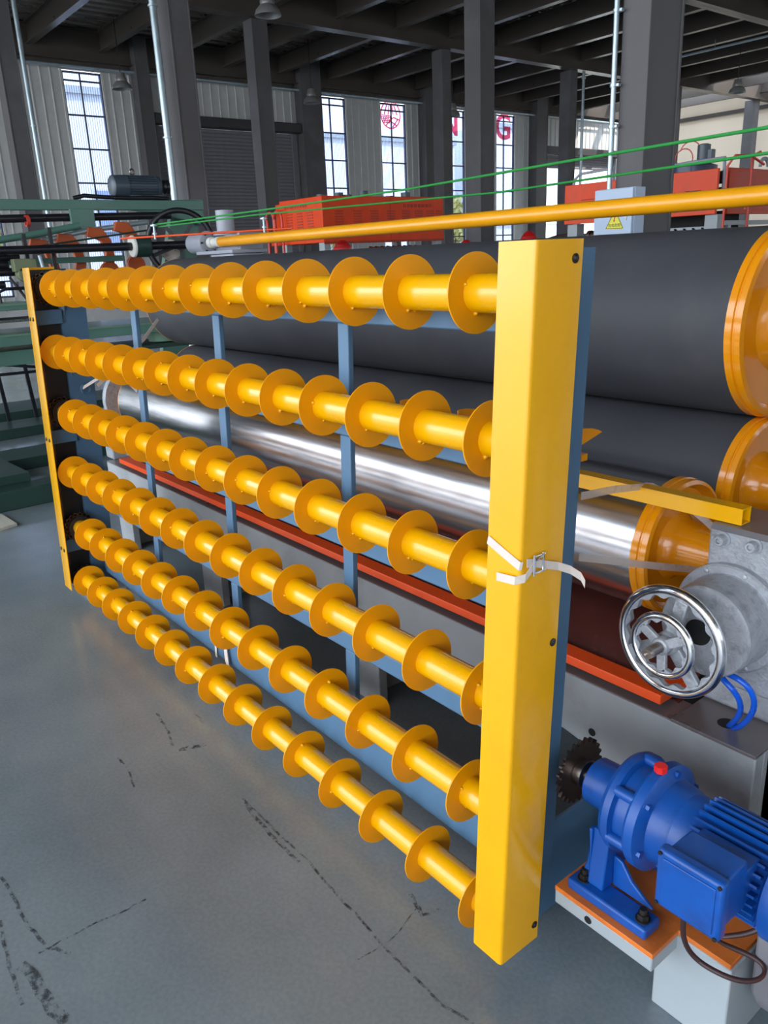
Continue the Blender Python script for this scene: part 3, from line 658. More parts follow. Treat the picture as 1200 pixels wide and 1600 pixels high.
for a in (2.6, -1.5, 0.55):
    d = Vector((math.cos(a), 0, math.sin(a))); sp_.beam(Vector((ix, iy, iz))+d*0.012, Vector((ix, iy, iz))+d*0.058, 0.021, 0.010, up=(0,1,0))
sp_.lathe((ix, iy+0.012, iz), (0,-1,0), [(0, 0.019), (0.02, 0.019), (0.024, 0.016)], 24)
part('spokes', sp_, CAST, iw, bevel=0.002)
part('threaded_end', MB().lathe((ix, iy, iz), (0,-1,0), [(0.01, 0.0125)] + [(0.02+0.003*i, 0.0125 if i % 2 else 0.0115) for i in range(11)] + [(0.056, 0.011), (0.056, 0.006), (0.05, 0.0)], 20), STEEL, iw)

# blue air hoses into the hole in the top plate
part('hose_hole', MB().lathe((-0.80, 1.635, 0.5063), (0,0,1), [(0, 0.022), (0.0004, 0.022)], 28), DARK, rm)
h1 = part('air_hose', MB().tube([(-0.775, 1.53, 0.69), (-0.76, 1.51, 0.692), (-0.734, 1.508, 0.68), (-0.722, 1.53, 0.643), (-0.735, 1.56, 0.595), (-0.769, 1.60, 0.537), (-0.792, 1.63, 0.507), (-0.798, 1.637, 0.49)], 0.0068, 12), HOSEB)
tag(h1, 'bright blue air hose curving from behind the hand wheel into the plate hole', 'hose')
h2 = part('air_hose', MB().tube([(-0.77, 1.53, 0.70), (-0.749, 1.50, 0.714), (-0.713, 1.49, 0.72), (-0.688, 1.50, 0.699), (-0.686, 1.52, 0.655), (-0.713, 1.56, 0.594), (-0.753, 1.60, 0.532), (-0.783, 1.63, 0.505), (-0.79, 1.64, 0.49)], 0.0068, 12), HOSEB)
tag(h2, 'outer of two bright blue air hoses, nearest the picture edge', 'hose')
for o in (h1, h2):
    m_ = o.modifiers.new('round', 'SUBSURF'); m_.levels = 1; m_.render_levels = 2

# ================================================================== GEAR MOTOR AND STAND
ms = thing('motor_stand', (-0.62, 1.35, 0.0), 'pale grey steel stand with orange top plate under the blue motor', 'stand')
part('block', MB().box(-0.72, -0.553, 1.256, 1.545, 0, 0.222), STAND, ms, bevel=0.004)
ap = part('arm_plate', MB().box(-0.922, -0.672, 1.165, 1.50, 0.186, 0.222), STAND, ms, bevel=0.003)
part('hole', MB().cyl((-0.83, 1.1635, 0.203), (-0.83, 1.168, 0.203), 0.009, n=16), DARK, ap)
part('top_plate', MB().prism([(-0.921, 1.163), (-0.670, 1.163), (-0.670, 1.257), (-0.556, 1.257), (-0.556, 1.52), (-0.921, 1.52)], 'z', 0.2225, 0.2345), OPLATE, ms, bevel=0.0015)
gm = thing('gear_motor', (-0.8, 1.3, 0.2345), 'blue gear motor with cooling fins, terminal box and a toothed sprocket', 'motor')
ay, az = 1.30, 0.447; AX = (1, 0, 0)
def ax(prof, n_=48): return MB().lathe((0, ay, az), AX, prof, n_)
red = part('gearbox', ax([(-0.925, 0.03), (-0.925, 0.047), (-0.92, 0.054), (-0.845, 0.056), (-0.842, 0.075), (-0.838, 0.106), (-0.828, 0.112), (-0.812, 0.112), (-0.808, 0.098), (-0.778, 0.098), (-0.774, 0.114), (-0.768, 0.118), (-0.748, 0.118), (-0.745, 0.114), (-0.735, 0.092), (-0.70, 0.085), (-0.69, 0.08)], 72), MBLUE, gm, ang=28)
for k in range(6):
    a = 2*PI*k/6+0.3; lg = MB().cyl((-0.815, ay+0.104*math.cos(a), az+0.104*math.sin(a)), (-0.765, ay+0.104*math.cos(a), az+0.104*math.sin(a)), 0.0125, n=16); part('lug', lg, MBLUE, red)
for k in range(6):
    a = 2*PI*k/6+0.3; b_ = MB(); hexbolt(b_, (-0.747, ay+0.104*math.cos(a), az+0.104*math.sin(a)), AX, 0.008, 0.012); part('bolt', b_, MBLUE, red)
# foot casting
foot = part('foot', MB().box(-0.90, -0.70, 1.365, 1.42, 0.2345, 0.262), MBLUE, gm, bevel=0.006)
foot = part('foot', MB().box(-0.90, -0.70, 1.178, 1.235, 0.2345, 0.262), MBLUE, gm, bevel=0.006)
wb = MB().prism([(1.20, 0.262), (1.235, 0.262), (1.25, 0.30), (1.35, 0.30), (1.365, 0.262), (1.40, 0.262), (1.39, 0.34), (1.385, 0.40), (1.215, 0.40), (1.21, 0.34)], 'x', -0.862, -0.822)
wb.prism([(-0.822, 0.262), (-0.822, 0.34), (-0.80, 0.335), (-0.775, 0.30), (-0.72, 0.262)], 'y', 1.235, 1.245)
wb.prism([(-0.86, 0.262), (-0.86, 0.40), (-0.868, 0.40), (-0.866, 0.35), (-0.87, 0.31), (-0.888, 0.262)], 'y', 1.206, 1.225)
part('web', wb, MBLUE, foot, bevel=0.003)
for (x, y) in ((-0.872, 1.205), (-0.722, 1.203), (-0.872, 1.393), (-0.722, 1.393)):
    b_ = MB(); b_.lathe((x, y, 0.262), (0,0,1), [(0, 0.016), (0.003, 0.016)], 20); b_.lathe((x, y, 0.265), (0,0,1), [(0, 0.0125), (0.012, 0.0125)], 6); b_.lathe((x, y, 0.277), (0,0,1), [(0, 0.008), (0.012, 0.008)], 16)
    part('bolt', b_, BOLT, foot)
part('oil_plug', MB().lathe((-0.757, ay-0.012, az+0.113), (0.0, -0.1, 1), [(0, 0.010), (0.006, 0.010), (0.006, 0.014), (0.018, 0.014), (0.020, 0.011), (0.020, 0)], 8), REDP, gm, smooth=False, label='red oil filler plug')
# motor body with fins
body = part('motor_body', ax([(-0.70, 0.082), (-0.66, 0.082), (-0.655, 0.078), (-0.51, 0.078), (-0.50, 0.085)], 48), MBLUE, gm)
fm = MB()
for k in range(30):
    a = 2*PI*k/30; d = Vector((0, math.cos(a), math.sin(a)))
    c = Vector((0, ay, az)); fm.beam(c+d*0.085+Vector((-0.658, 0, 0)), c+d*0.085+Vector((-0.508, 0, 0)), 0.005, 0.020, up=d)
part('cooling_fin', fm, MBLUE, body, smooth=False, kind='stuff')
part('mount_pad', MB().box(-0.635, -0.522, ay-0.105, ay-0.05, az-0.01, az+0.075), MBLUE, body, bevel=0.003)
part('fan_cover', ax([(-0.50, 0.098), (-0.495, 0.104), (-0.40, 0.104), (-0.385, 0.09), (-0.385, 0)], 48), MBLUE, gm)
tbx = part('terminal_box', MB().box(-0.634, -0.521, 1.125, 1.20, 0.438, 0.547), MBLUE, gm, bevel=0.006)
tl = part('lid', MB().box(-0.642, -0.513, 1.100, 1.127, 0.430, 0.555), MBLUE, tbx, bevel=0.007)
part('raised_panel', MB().box(-0.629, -0.526, 1.0975, 1.101, 0.443, 0.541), MBLUE, tbx, bevel=0.002)
for (x, z) in ((-0.635, 0.548), (-0.520, 0.548), (-0.635, 0.437), (-0.520, 0.437)): part('lid_screw', MB().lathe((x, 1.1, z), (0,-1,0), [(0, 0.004), (0.003, 0.004), (0.003, 0)], 10), BOLT, tbx)
part('sprocket_shaft', ax([(-0.985, 0.016), (-0.925, 0.016)], 24), STEEL, gm)
part('shaft_collar', ax([(-0.965, 0.034), (-0.945, 0.034), (-0.943, 0.03), (-0.943, 0.016)], 32), STEEL, gm)
NT = 24; pr = []
for k in range(NT):
    for da, rr_ in ((-0.36, 0.069), (-0.2, 0.076), (-0.1, 0.080), (0.1, 0.080), (0.2, 0.076), (0.36, 0.069)):
        a = 2*PI*(k+da)/NT; pr.append((ay+rr_*math.cos(a), az+rr_*math.sin(a)))
part('sprocket', MB().prism(pr, 'x', -0.974, -0.966), RUST, gm, smooth=False)
# supply cable
cb = part('power_cable', MB().tube([(-0.60, 1.15, 0.436), (-0.615, 1.16, 0.36), (-0.62, 1.19, 0.28), (-0.60, 1.21, 0.243), (-0.56, 1.215, 0.243), (-0.525, 1.235, 0.235), (-0.50, 1.27, 0.235), (-0.505, 1.30, 0.244), (-0.54, 1.295, 0.25), (-0.58, 1.27, 0.26), (-0.60, 1.255, 0.275), (-0.575, 1.27, 0.285), (-0.54, 1.30, 0.30), (-0.52, 1.32, 0.33)], 0.006, 8), CABLE)
tag(cb, 'dark brown cable looped on the orange plate below the terminal box', 'cable')
m_ = cb.modifiers.new('round', 'SUBSURF'); m_.levels = 1; m_.render_levels = 2
# grey machine part cut by the right edge
gb = thing('control_pedestal', (-0.42, 1.40, 0.0), 'grey pedestal with an orange strip beside the motor stand', 'pedestal')
part('body', MB().prism([(1.30, 0.16), (1.33, 0.10), (1.9, 0.06), (1.9, 0.32), (1.30, 0.32)], 'x', -0.535, -0.25).box(-0.5, -0.28, 1.45, 1.85, 0, 0.1), mat('dark_grey_pedestal_paint', (118, 116, 120), 0.5, var=0.08), gb, bevel=0.01)
part('strip', MB().box(-0.49, -0.3, 1.285, 1.30, 0.17, 0.27), ORED, gb, bevel=0.006)

# ================================================================== LINE SHAFT ABOVE THE ROLLS
lsf = thing('line_shaft', (-5.7, 3.0, 0.0), 'long yellow pipe shaft leaving a grey gear box above the black roll', 'shaft')
part('yellow_pipe', MB().cyl((-5.70, 3.0, 1.752), (-0.6, 3.0, 1.752), 0.036, n=28), YELP, lsf)
part('coupling', MB().lathe((-5.86, 3.0, 1.752), (1,0,0), [(0, 0.04), (0.05, 0.04), (0.055, 0.03), (0.11, 0.032), (0.12, 0.036), (0.17, 0.038), (0.17, 0)], 24), WHITE, lsf)
gx_ = part('gear_case', MB().lathe((-6.16, 3.0, 1.752), (1,0,0), [(0, 0.03), (0, 0.062), (0.02, 0.075), (0.24, 0.078), (0.25, 0.088), (0.28, 0.088), (0.29, 0.06), (0.29, 0)], 36).box(-6.02, -5.5, 3.045, 3.2, 1.69, 1.80), GEARG, lsf, bevel=0.008)
part('mount_flange', MB().box(-6.0, -5.42, 2.94, 3.24, 1.665, 1.69).box(-5.52, -5.48, 3.045, 3.24, 1.69, 1.81), GEARG, lsf, bevel=0.004)
part('top_post', MB().cyl((-5.78, 3.1, 1.80), (-5.78, 3.1, 1.98), 0.068, n=28).cyl((-5.78, 3.1, 1.80), (-5.78, 3.1, 1.83), 0.1, n=28), GEARG, lsf)
part('pedestal', MB().box(-5.80, -5.45, 2.96, 3.22, 0.0, 1.665), GEARG, lsf, bevel=0.01)
fb = MB()
for k in range(6):
    a = 2*PI*k/6; fb.cyl((-5.875, 3.0+0.068*math.cos(a), 1.752+0.068*math.sin(a)), (-5.86, 3.0+0.068*math.cos(a), 1.752+0.068*math.sin(a)), 0.008, n=6)
part('flange_bolt', fb, BOLT, gx_)
# red rod with eye posts carrying the two green ropes
rod = thing('guide_rod', (-5.6, 2.8, 1.8), 'thin red rod with two small bolts behind the grey gear box', 'rod')
part('rod', MB().cyl((-6.06, 2.374, 1.802), (-5.12, 3.27, 1.815), 0.008, n=10), ORED, rod)
for (x, y, z) in ((-5.865, 2.56, 1.806), (-5.26, 3.13, 1.815)):
    part('eye_bolt', MB().cyl((x, y, z-0.02), (x, y, z+0.085), 0.008, n=10).cyl((x, y, z+0.07), (x, y, z+0.08), 0.026, n=16).cyl((x, y, z+0.012), (x, y, z+0.024), 0.016, n=12), GALV, rod)
def rope(pts, r, label):
    K = 0.86; pts = [(x*K, y*K, 1.6+(z-1.6)*K) for x, y, z in pts]
    o = part('rope', MB().tube(pts, r*K, 8), ROPE); tag(o, label, 'rope', None)
rope([(-6.85, 3.0, 1.935), (-5.5, 3.2, 1.955), (-4.0, 3.42, 1.985), (-2.6, 3.2, 1.985), (-1.5, 2.91, 1.965), (-0.6, 2.7, 1.95)], 0.0065, 'upper green rope strung past the big column')
rope([(-6.82, 3.02, 1.915), (-5.5, 3.22, 1.93), (-3.5, 3.7, 1.93), (-2.6, 3.4, 1.915), (-1.5, 2.93, 1.885), (-0.6, 2.6, 1.87)], 0.0058, 'lower green rope strung past the pale blue cabinet')
# red domes behind the black roll
for (x, lab) in ((-4.55, 'red ribbed dome lamp peeking over the black roll below the orange machine'), (-3.37, 'red dome lamp just left of the near yellow end cover'), (-2.91, 'red dome lamp directly above the near yellow end cover')):
    t = thing('dome_lamp', (x, 3.3, 0.0), lab, 'lamp', 'red dome lamps behind the black roll')
    s_ = 0.78 if x < -4 else 0.6
    zc = 1.645 if x < -4 else (1.60 if x < -3 else 1.625)
    part('dome', MB().lathe((x, 3.3, zc), (0,0,1), [(-0.03, 0.085*s_), (-0.02, 0.09*s_), (0.0, 0.085*s_), (0.02, 0.08*s_), (0.022, 0.075*s_), (0.04, 0.066*s_), (0.042, 0.06*s_), (0.056, 0.042*s_), (0.066, 0.02*s_), (0.068, 0)], 28), REDC, t)
    part('post', MB().cyl((x, 3.3, 0), (x, 3.3, zc-0.03), 0.03, n=14).cyl((x, 3.3, 0), (x, 3.3, 0.02), 0.12, n=20), GEARG, t)

# ================================================================== ELECTRICAL CABINET, PIPES
cab = thing('electrical_cabinet', (-4.37, 6.05, 1.69), 'pale blue electrical cabinet with yellow warning triangle on the big column', 'cabinet')
part('case', MB().box(-4.56, -4.172, 6.03, 6.17, 1.69, 2.06), CAB, cab, bevel=0.004)
dr = part('door', MB().box(-4.555, -4.177, 6.0, 6.028, 1.695, 2.055), CAB, cab, bevel=0.004)
part('handle', MB().box(-4.232, -4.222, 5.99, 6.0, 1.80, 1.88), WHITE, dr, bevel=0.002)
tcx, tz0, tz1, hw_ = -4.342, 1.742, 1.888, 0.085
part('warning_sign', MB().prism([(tcx-hw_-0.008, tz0-0.006), (tcx+hw_+0.008, tz0-0.006), (tcx, tz1+0.012)], 'y', 5.9985, 6.0), SIGNY, dr, smooth=False)
tri = MB()
P = [Vector((tcx-hw_, 5.9978, tz0)), Vector((tcx+hw_, 5.9978, tz0)), Vector((tcx, 5.9978, tz1))]
for i in range(3): tri.beam(P[i], P[(i+1) % 3], 0.005, 0.001, up=(0,1,0))
part('sign_border', tri, SIGNK, dr, smooth=False)
bolt_ = [(tcx+0.004, 1.872), (tcx-0.014, 1.832), (tcx-0.002, 1.834), (tcx-0.010, 1.806), (tcx-0.016, 1.808), (tcx-0.006, 1.79), (tcx+0.006, 1.808), (tcx+0.0, 1.808), (tcx+0.012, 1.842), (tcx, 1.840), (tcx+0.012, 1.872)]
part('sign_bolt', MB().prism(bolt_, 'y', 5.9975, 5.9985), SIGNR, dr, smooth=False)
fc = bpy.data.curves.new('sign_text', 'FONT'); fc.body = '有电危险'; fc.size = 0.031; fc.extrude = 0.0004; fc.align_x = 'CENTER'
so = bpy.data.objects.new('sign_text', fc); C.objects.link(so); so.parent = dr
so.location = Vector((tcx, 5.9978, 1.755)) - origin(dr); so.rotation_euler = (PI/2, 0, 0); fc.materials.append(SIGNK)
def to_mesh(o):
    bpy.context.view_layer.update(); dg = bpy.context.evaluated_depsgraph_get()
    me = bpy.data.meshes.new_from_object(o.evaluated_get(dg)); q = bpy.data.objects.new(o.name, me); nm = o.name
    C.objects.link(q); q.parent = o.parent; q.location = o.location; q.rotation_euler = o.rotation_euler
    for k in ('label',):
        if k in o: q[k] = o[k]
    bpy.data.objects.remove(o); q.name = nm; return q
for o in [o for o in SC.objects if o.type == 'FONT']: to_mesh(o)
def conduit(x, y, z0, z1, r, label, clamps=(), wall=None):
    t = thing('conduit_pipe', (x, y, z0), label, 'pipe')
    part('pipe', MB().cyl((x, y, z0), (x, y, z1), r, n=14), GALV, t)
    for z in clamps: part('clamp', MB().ring((x, y, z), (0,0,1), -0.012, 0.012, r, r*1.35, 16).box(x-0.005, x+0.03+r, y-0.006, y+0.03, z-0.01, z+0.01), GALV, t)
conduit(-4.485, 6.10, 2.06, 7.45, 0.022, 'bright galvanised pipe rising from the pale blue cabinet', (2.55, 2.86, 3.4))
conduit(-12.70, 5.95, 0.04, 7.2, 0.055, 'galvanised pipe on the wide column behind the grey motor', (3.5, 5.3))
conduit(-18.92, 5.86, 0.04, 7.2, 0.05, 'thin pipe on the far left dark column', (4.5, 6.9))
conduit(-18.9, 24.05, 0.04, 7.2, 0.05, 'thin pipe on the column before the raised shutter', (5.5, 7.0))

# ================================================================== PENDANT LAMPS
def pendant(x, y, z, label, zt=7.5, s_=1.0):
    t = thing('pendant_lamp', (x, y, z), label, 'lamp', 'high-bay lamps under the roof')
    part('lamp_shade', MB().lathe((x, y, z), (0,0,1), [(-0.1*s_, 0.27*s_), (-0.085*s_, 0.27*s_), (0.0, 0.24*s_), (0.09*s_, 0.15*s_), (0.10*s_, 0.13*s_), (0.09*s_, 0.12*s_), (0.0, 0.22*s_), (-0.1*s_, 0.26*s_)], 32, True), LAMPG, t)
    part('gear_housing', MB().lathe((x, y, z), (0,0,1), [(0.09*s_, 0.14*s_), (0.15*s_, 0.15*s_), (0.2*s_, 0.13*s_), (0.3*s_, 0.11*s_), (0.32*s_, 0)], 24), LAMPG, t)
    part('rod', MB().cyl((x, y, z+0.3*s_), (x, y, zt), 0.012, n=8), BOLT, t)
pendant(-15.62, 9.79, 6.4, 'grey bell lamp hanging at the top beside the slim column', 8.03)
pendant(-23.36, 9.77, 6.35, 'grey bell lamp hanging right of the left window', 8.03)
pendant(-22.85, 15.69, 6.35, 'grey bell lamp hanging beside the window right of the shutter', 8.03)
pendant(-22.56, 21.47, 6.3, 'grey bell lamp hanging in front of the letter N window', 8.03)
pendant(-15.53, 27.86, 6.4, 'grey bell lamp hanging above the cream wall', 8.03)

# ================================================================== ORANGE MACHINES
def louvre(mb_, plane, a, b, z0, z1, dpt, k=7):
    for i in range(k):
        z = z0+(z1-z0)*i/(k-1)
        if plane[0] == 'x': mb_.box(plane[1], plane[1]+dpt, a, b, z-0.010, z+0.006)
        else: mb_.box(a, b, plane[1]-dpt, plane[1], z-0.010, z+0.006)
om = thing('orange_machine', (-10.5, 8.1, 0.0), 'large orange louvred machine housing on grey legs below the tall windows', 'machine')
hsn = part('housing', MB().box(-11.15, -10.0, 6.93, 9.29, 1.82, 2.455), OMACH, om, bevel=0.008)
part('panel_seam', MB().box(-10.0, -9.996, 8.18, 8.19, 1.85, 2.43).box(-10.002, -9.994, 6.93, 9.29, 1.80, 1.83), mat('dark_orange_edge', (170, 52, 24), 0.5), hsn)
for y in (7.25, 7.55, 7.85, 8.15, 8.55, 8.8, 9.05):
    pass
for y in (7.22, 7.56, 7.88, 8.2, 8.5, 8.76, 9.0, 9.2):
    lb = MB(); louvre(lb, ('x', -10.0), y-0.075, y+0.075 if y < 9.1 else y+0.05, 2.03, 2.25, 0.006)
    part('louvre', lb, mat('dark_orange_edge', (170, 52, 24), 0.5), hsn, smooth=False)
for x in (-10.88, -10.6, -10.32):
    lb = MB(); louvre(lb, ('y', 6.93), x-0.075, x+0.075, 1.98, 2.25, 0.006, 8); part('louvre', lb, mat('dark_orange_edge', (170, 52, 24), 0.5), hsn, smooth=False)
# worn print along the top of the housing
tx = MB(); rnd = random.Random(3)
for k in range(9): tx.box(-11.0+k*0.07, -10.955+k*0.07, 6.926, 6.93, 2.33, 2.37)
for k in range(8): tx.box(-10.0, -9.996, 8.45+k*0.075, 8.50+k*0.075, 2.30, 2.35)
part('worn_print', tx, mat('dark_orange_edge', (170, 52, 24), 0.5), hsn, smooth=False)
part('side_box', MB().box(-11.35, -11.16, 6.98, 7.4, 2.02, 2.42).box(-11.5, -11.15, 6.95, 7.6, 1.82, 2.0), OMACH, om, bevel=0.006)
for (y, h) in ((7.62, 0.06), (7.95, 0.09), (8.12, 0.06), (8.45, 0.12), (9.0, 0.05), (9.35, 0.11)):
    part('vent_stub', MB().cyl((-11.0, y, 2.455), (-11.0, y, 2.455+h+0.04), 0.08, n=16), MOTG, om)
for (x, y) in ((-10.08, 6.99), (-11.1, 6.99), (-10.08, 9.2), (-11.1, 9.2)): part('leg', MB().box(x-0.07, x+0.07, y-0.05, y+0.05, 0, 1.82), STAND, om, bevel=0.004)
part('rail_frame', MB().box(-10.05, -9.99, 7.0, 9.3, 1.40, 1.48).box(-11.1, -10.0, 8.6, 8.66, 1.60, 1.66).box(-10.05, -9.99, 9.2, 9.9, 1.66, 1.74), STAND, om)
rb = MB()
for k in range(9): rb.cyl((-10.2, 8.35+k*0.12, 1.66), (-10.7, 8.30+k*0.12, 1.74), 0.022, n=8)
part('roller_bar', rb, CHR2, om)
for (x, dx) in ((-11.42, 0.16), (-11.2, 0.18)):
    part('hose', MB().tube([(x, 6.86, 1.0)] + [(x, 6.86, 2.2)] + arc((x+dx/2, 6.86, 2.2), dx/2+0.03, PI, 0, 10) + [(x+dx+0.03, 6.86, 1.7)], 0.018, 8), HOSER, om)

o2 = thing('orange_machine', (-6.2, 9.6, 0.0), 'orange panelled machine behind the big column with a dark blue tank on top', 'machine')
pn = part('front_panel', MB().box(-7.32, -5.157, 9.0, 9.04, 1.90, 2.385), OMACH, o2, bevel=0.006)
part('slot', MB().box(-7.05, -6.75, 8.996, 9.0, 2.16, 2.166).box(-7.05, -6.75, 8.996, 9.0, 2.185, 2.19).box(-5.55, -5.35, 8.996, 9.0, 2.16, 2.17).box(-5.85, -5.7, 8.996, 9.0, 2.15, 2.16).box(-6.7, -6.6, 8.996, 9.0, 2.16, 2.17), DARK, pn, smooth=False)
tx = MB()
for k, (a, b) in enumerate(((0, .05), (.07, .1), (.13, .2))): tx.box(-5.82+a, -5.82+b, 8.996, 9.0, 1.945, 1.985)
part('worn_print', tx, mat('dark_orange_edge', (170, 52, 24), 0.5), pn, smooth=False)
part('side_panel', MB().box(-5.197, -5.157, 9.25, 11.0, 1.9, 2.40), mat('side_panel_orange', (190, 56, 24), 0.4, var=0.1, spec=0.3), o2, bevel=0.006)  # side panel in a darker orange than the front panel
tx = MB()
for a in (9.62, 9.68): tx.box(-5.157, -5.153, a, a+0.04, 1.95, 2.02)
part('worn_print', tx, LETP, o2, smooth=False)
part('inner_roll', MB().cyl((-5.18, 9.2, 2.30), (-7.2, 9.2, 2.30), 0.07).cyl((-5.18, 9.2, 2.15), (-7.2, 9.2, 2.15), 0.045), BLKSH, o2)
part('tank', MB().lathe((-5.75, 9.45, 2.39), (0,0,1), [(0, 0.28), (0.08, 0.28), (0.10, 0.22), (0.12, 0)], 28), mat('navy_tank_paint', (30, 44, 84), 0.4, coat=0.2), o2)
part('tank_motor', MB().cyl((-5.62, 9.45, 2.48), (-5.62, 9.45, 2.70), 0.075).cyl((-5.62, 9.45, 2.68), (-5.62, 9.45, 2.71), 0.05).box(-5.56, -5.50, 9.42, 9.5, 2.5, 2.64), MOTG, o2, bevel=0.004)
part('hand_rail', MB().tube([(-6.05, 9.15, 2.40), (-6.03, 9.15, 2.47), (-5.6, 9.15, 2.49), (-5.18, 9.15, 2.50), (-5.16, 9.15, 2.1)], 0.022, 10), GEARG, o2)
part('hand_rail', MB().tube([(-7.3, 9.15, 2.38), (-7.28, 9.15, 2.46), (-7.2, 9.15, 2.52), (-6.7, 9.15, 2.54)], 0.018, 10), GEARG, o2)
part('hose', MB().tube(arc((-5.85, 9.4, 2.56), 0.12, PI, -0.6, 12) , 0.007, 6).tube(arc((-5.8, 9.45, 2.62), 0.14, PI*0.9, -0.2, 12), 0.007, 6), HOSER, o2)
part('hose', MB().tube([(-5.08, 9.05, 1.4), (-5.08, 9.05, 2.40), (-5.0, 9.05, 2.5), (-4.95, 9.3, 2.5), (-4.95, 9.6, 2.42)], 0.014, 8).tube([(-5.04, 9.5, 1.4), (-5.04, 9.5, 2.52), (-5.0, 9.6, 2.56)], 0.014, 8), HOSER, o2)
part('white_hose', MB().tube(arc((-5.85, 9.2, 2.42), 0.07, PI, 0, 8), 0.008, 6), GEARG, o2)
part('white_hose', MB().tube(arc((-5.72, 9.2, 2.42), 0.06, PI, 0, 8), 0.008, 6), GEARG, o2)
for yy in (9.9, 10.3): part('loop_hose', MB().tube(arc((-5.1, yy, 2.42), 0.09, PI, 0, 8, (0,1,0)), 0.022, 6), GEARG, o2)
for x in (-7.22, -5.23): part('leg', MB().box(x-0.08, x+0.08, 9.05, 9.2, 0, 1.9), STAND, o2, bevel=0.004)
part('cross_rail', MB().box(-7.3, -5.15, 9.3, 9.36, 1.72, 1.78).box(-5.2, -5.15, 9.2, 11, 1.78, 1.83).box(-5.2, -5.15, 9.2, 11, 1.62, 1.66), STAND, o2)
rb = MB()
for k in range(5): rb.beam((-5.95+k*0.12, 9.3, 1.76), (-5.86+k*0.12, 9.22, 1.66), 0.05, 0.02)
part('roller_bar', rb, CHR2, o2)
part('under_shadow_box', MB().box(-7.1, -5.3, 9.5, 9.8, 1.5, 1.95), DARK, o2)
part('valve', MB().cyl((-6.95, 9.1, 1.74), (-6.7, 9.1, 1.74), 0.05).cyl((-6.98, 9.1, 1.74), (-6.93, 9.1, 1.74), 0.07).tube([(-7.75, 9.2, 1.72), (-7.6, 9.2, 1.75), (-7.35, 9.2, 1.76)], 0.03, 8), RUST, o2)

# ================================================================== GREEN MACHINE AT THE LEFT
gmch = thing('green_machine', (-7.6, 2.6, 0.0), 'dark green machine with black shafts and a black flywheel at the left', 'machine')
part('top_beam', MB().box(-8.1, -8.0, 0.6, 4.06, 2.13, 2.22).prism([(3.30, 2.13), (3.30, 2.21), (4.06, 2.235), (4.06, 1.98), (3.9, 2.02), (3.55, 2.10)], 'x', -8.12, -8.02), GREEN, gmch, bevel=0.004)
part('hanger', MB().box(-7.9, -7.86, 2.64, 2.86, 1.905, 2.13), GREEN, gmch, bevel=0.004)
part('end_frame', MB().prism([(3.75, 2.1), (4.06, 2.1), (3.95, 1.5), (3.6, 0.0), (3.4, 0.0), (3.55, 1.4)], 'x', -8.2, -8.12), GREEN, gmch)
part('end_frame', MB().box(-8.2, -8.12, 0.7, 0.95, 0, 2.1), GREEN, gmch)
part('black_shaft', MB().cyl((-8.0+0.02, 0.6, 2.03), (-7.94, 3.65, 2.075), 0.035, n=16), BLKSH, gmch)
part('black_shaft', MB().cyl((-7.2, 0.6, 1.76), (-7.2, 3.45, 1.775), 0.035, n=16), BLKSH, gmch)
part('drum', MB().lathe((-7.2, 2.91, 1.772), (0,1,0), [(0, 0.03), (0, 0.088), (0.01, 0.094), (0.02, 0.094)], 36), WHITE, gmch)
part('drum', MB().lathe((-7.2, 2.93, 1.772), (0,1,0), [(0, 0.094), (0.13, 0.094), (0.145, 0.08), (0.145, 0)], 36), DGREEN, gmch)
fw_ = part('flywheel', MB().torus((-7.3, 3.43, 1.785), (0.9, -0.45, 0), 0.295, 0.026, 48, 10), BLKW, gmch)
sp_ = MB(); A, U, V = ortho((0.9, -0.45, 0))
for k in range(5):
    a = 2*PI*k/5+0.35; sp_.beam(Vector((-7.3, 3.43, 1.785)), Vector((-7.3, 3.43, 1.785))+(U*math.cos(a)+V*math.sin(a))*0.29, 0.035, 0.025, up=A)
sp_.lathe(Vector((-7.3, 3.43, 1.785))-A*0.06, A, [(0, 0.06), (0.12, 0.06)], 20)
part('spokes', sp_, BLKW, fw_)
part('gear', MB().lathe((-7.7, 3.5, 1.74), (0.9,-0.45,0), [(-0.04, 0.10), (0.0, 0.10)], 20), STEEL, gmch)
part('tube', MB().tube([(-7.6, 0.9, 1.76), (-7.6, 1.9, 1.86), (-7.6, 2.2, 1.90), (-7.6, 2.62, 1.97)], 0.03, 12), GREEN, gmch)
part('tube', MB().tube([(-7.7, 2.3, 1.85), (-7.7, 2.7, 1.93), (-7.7, 3.3, 2.0)], 0.022, 12), GALV, gmch)
part('lower_bar', MB().box(-7.62, -7.58, 0.8, 2.98, 1.655, 1.705), GREEN, gmch, bevel=0.003)
part('thin_rod', MB().cyl((-7.5, 2.2, 1.80), (-7.5, 3.3, 1.93), 0.008, n=8), DGREEN, gmch)
for k, (y, z) in enumerate(((2.22, 1.84), (2.46, 1.88), (2.74, 1.93), (3.0, 1.975))):
    poly = [(y-0.02, z+0.03), (y+0.10, z+0.02), (y+0.17, z-0.08), (y+0.19, z-0.24), (y+0.17, z-0.30), (y+0.08, z-0.30), (y+0.11, z-0.2), (y+0.08, z-0.09), (y+0.01, z-0.06), (y-0.05, z-0.05)]
    part('curved_arm', MB().prism(poly, 'x', -7.72, -7.66), OARM, gmch, bevel=0.006, label='rust orange curved arm')
    part('arm_disc', MB().cyl((-7.70, y+0.12, z-0.36), (-7.64, y+0.12, z-0.36), 0.085, n=20), OARM, gmch)
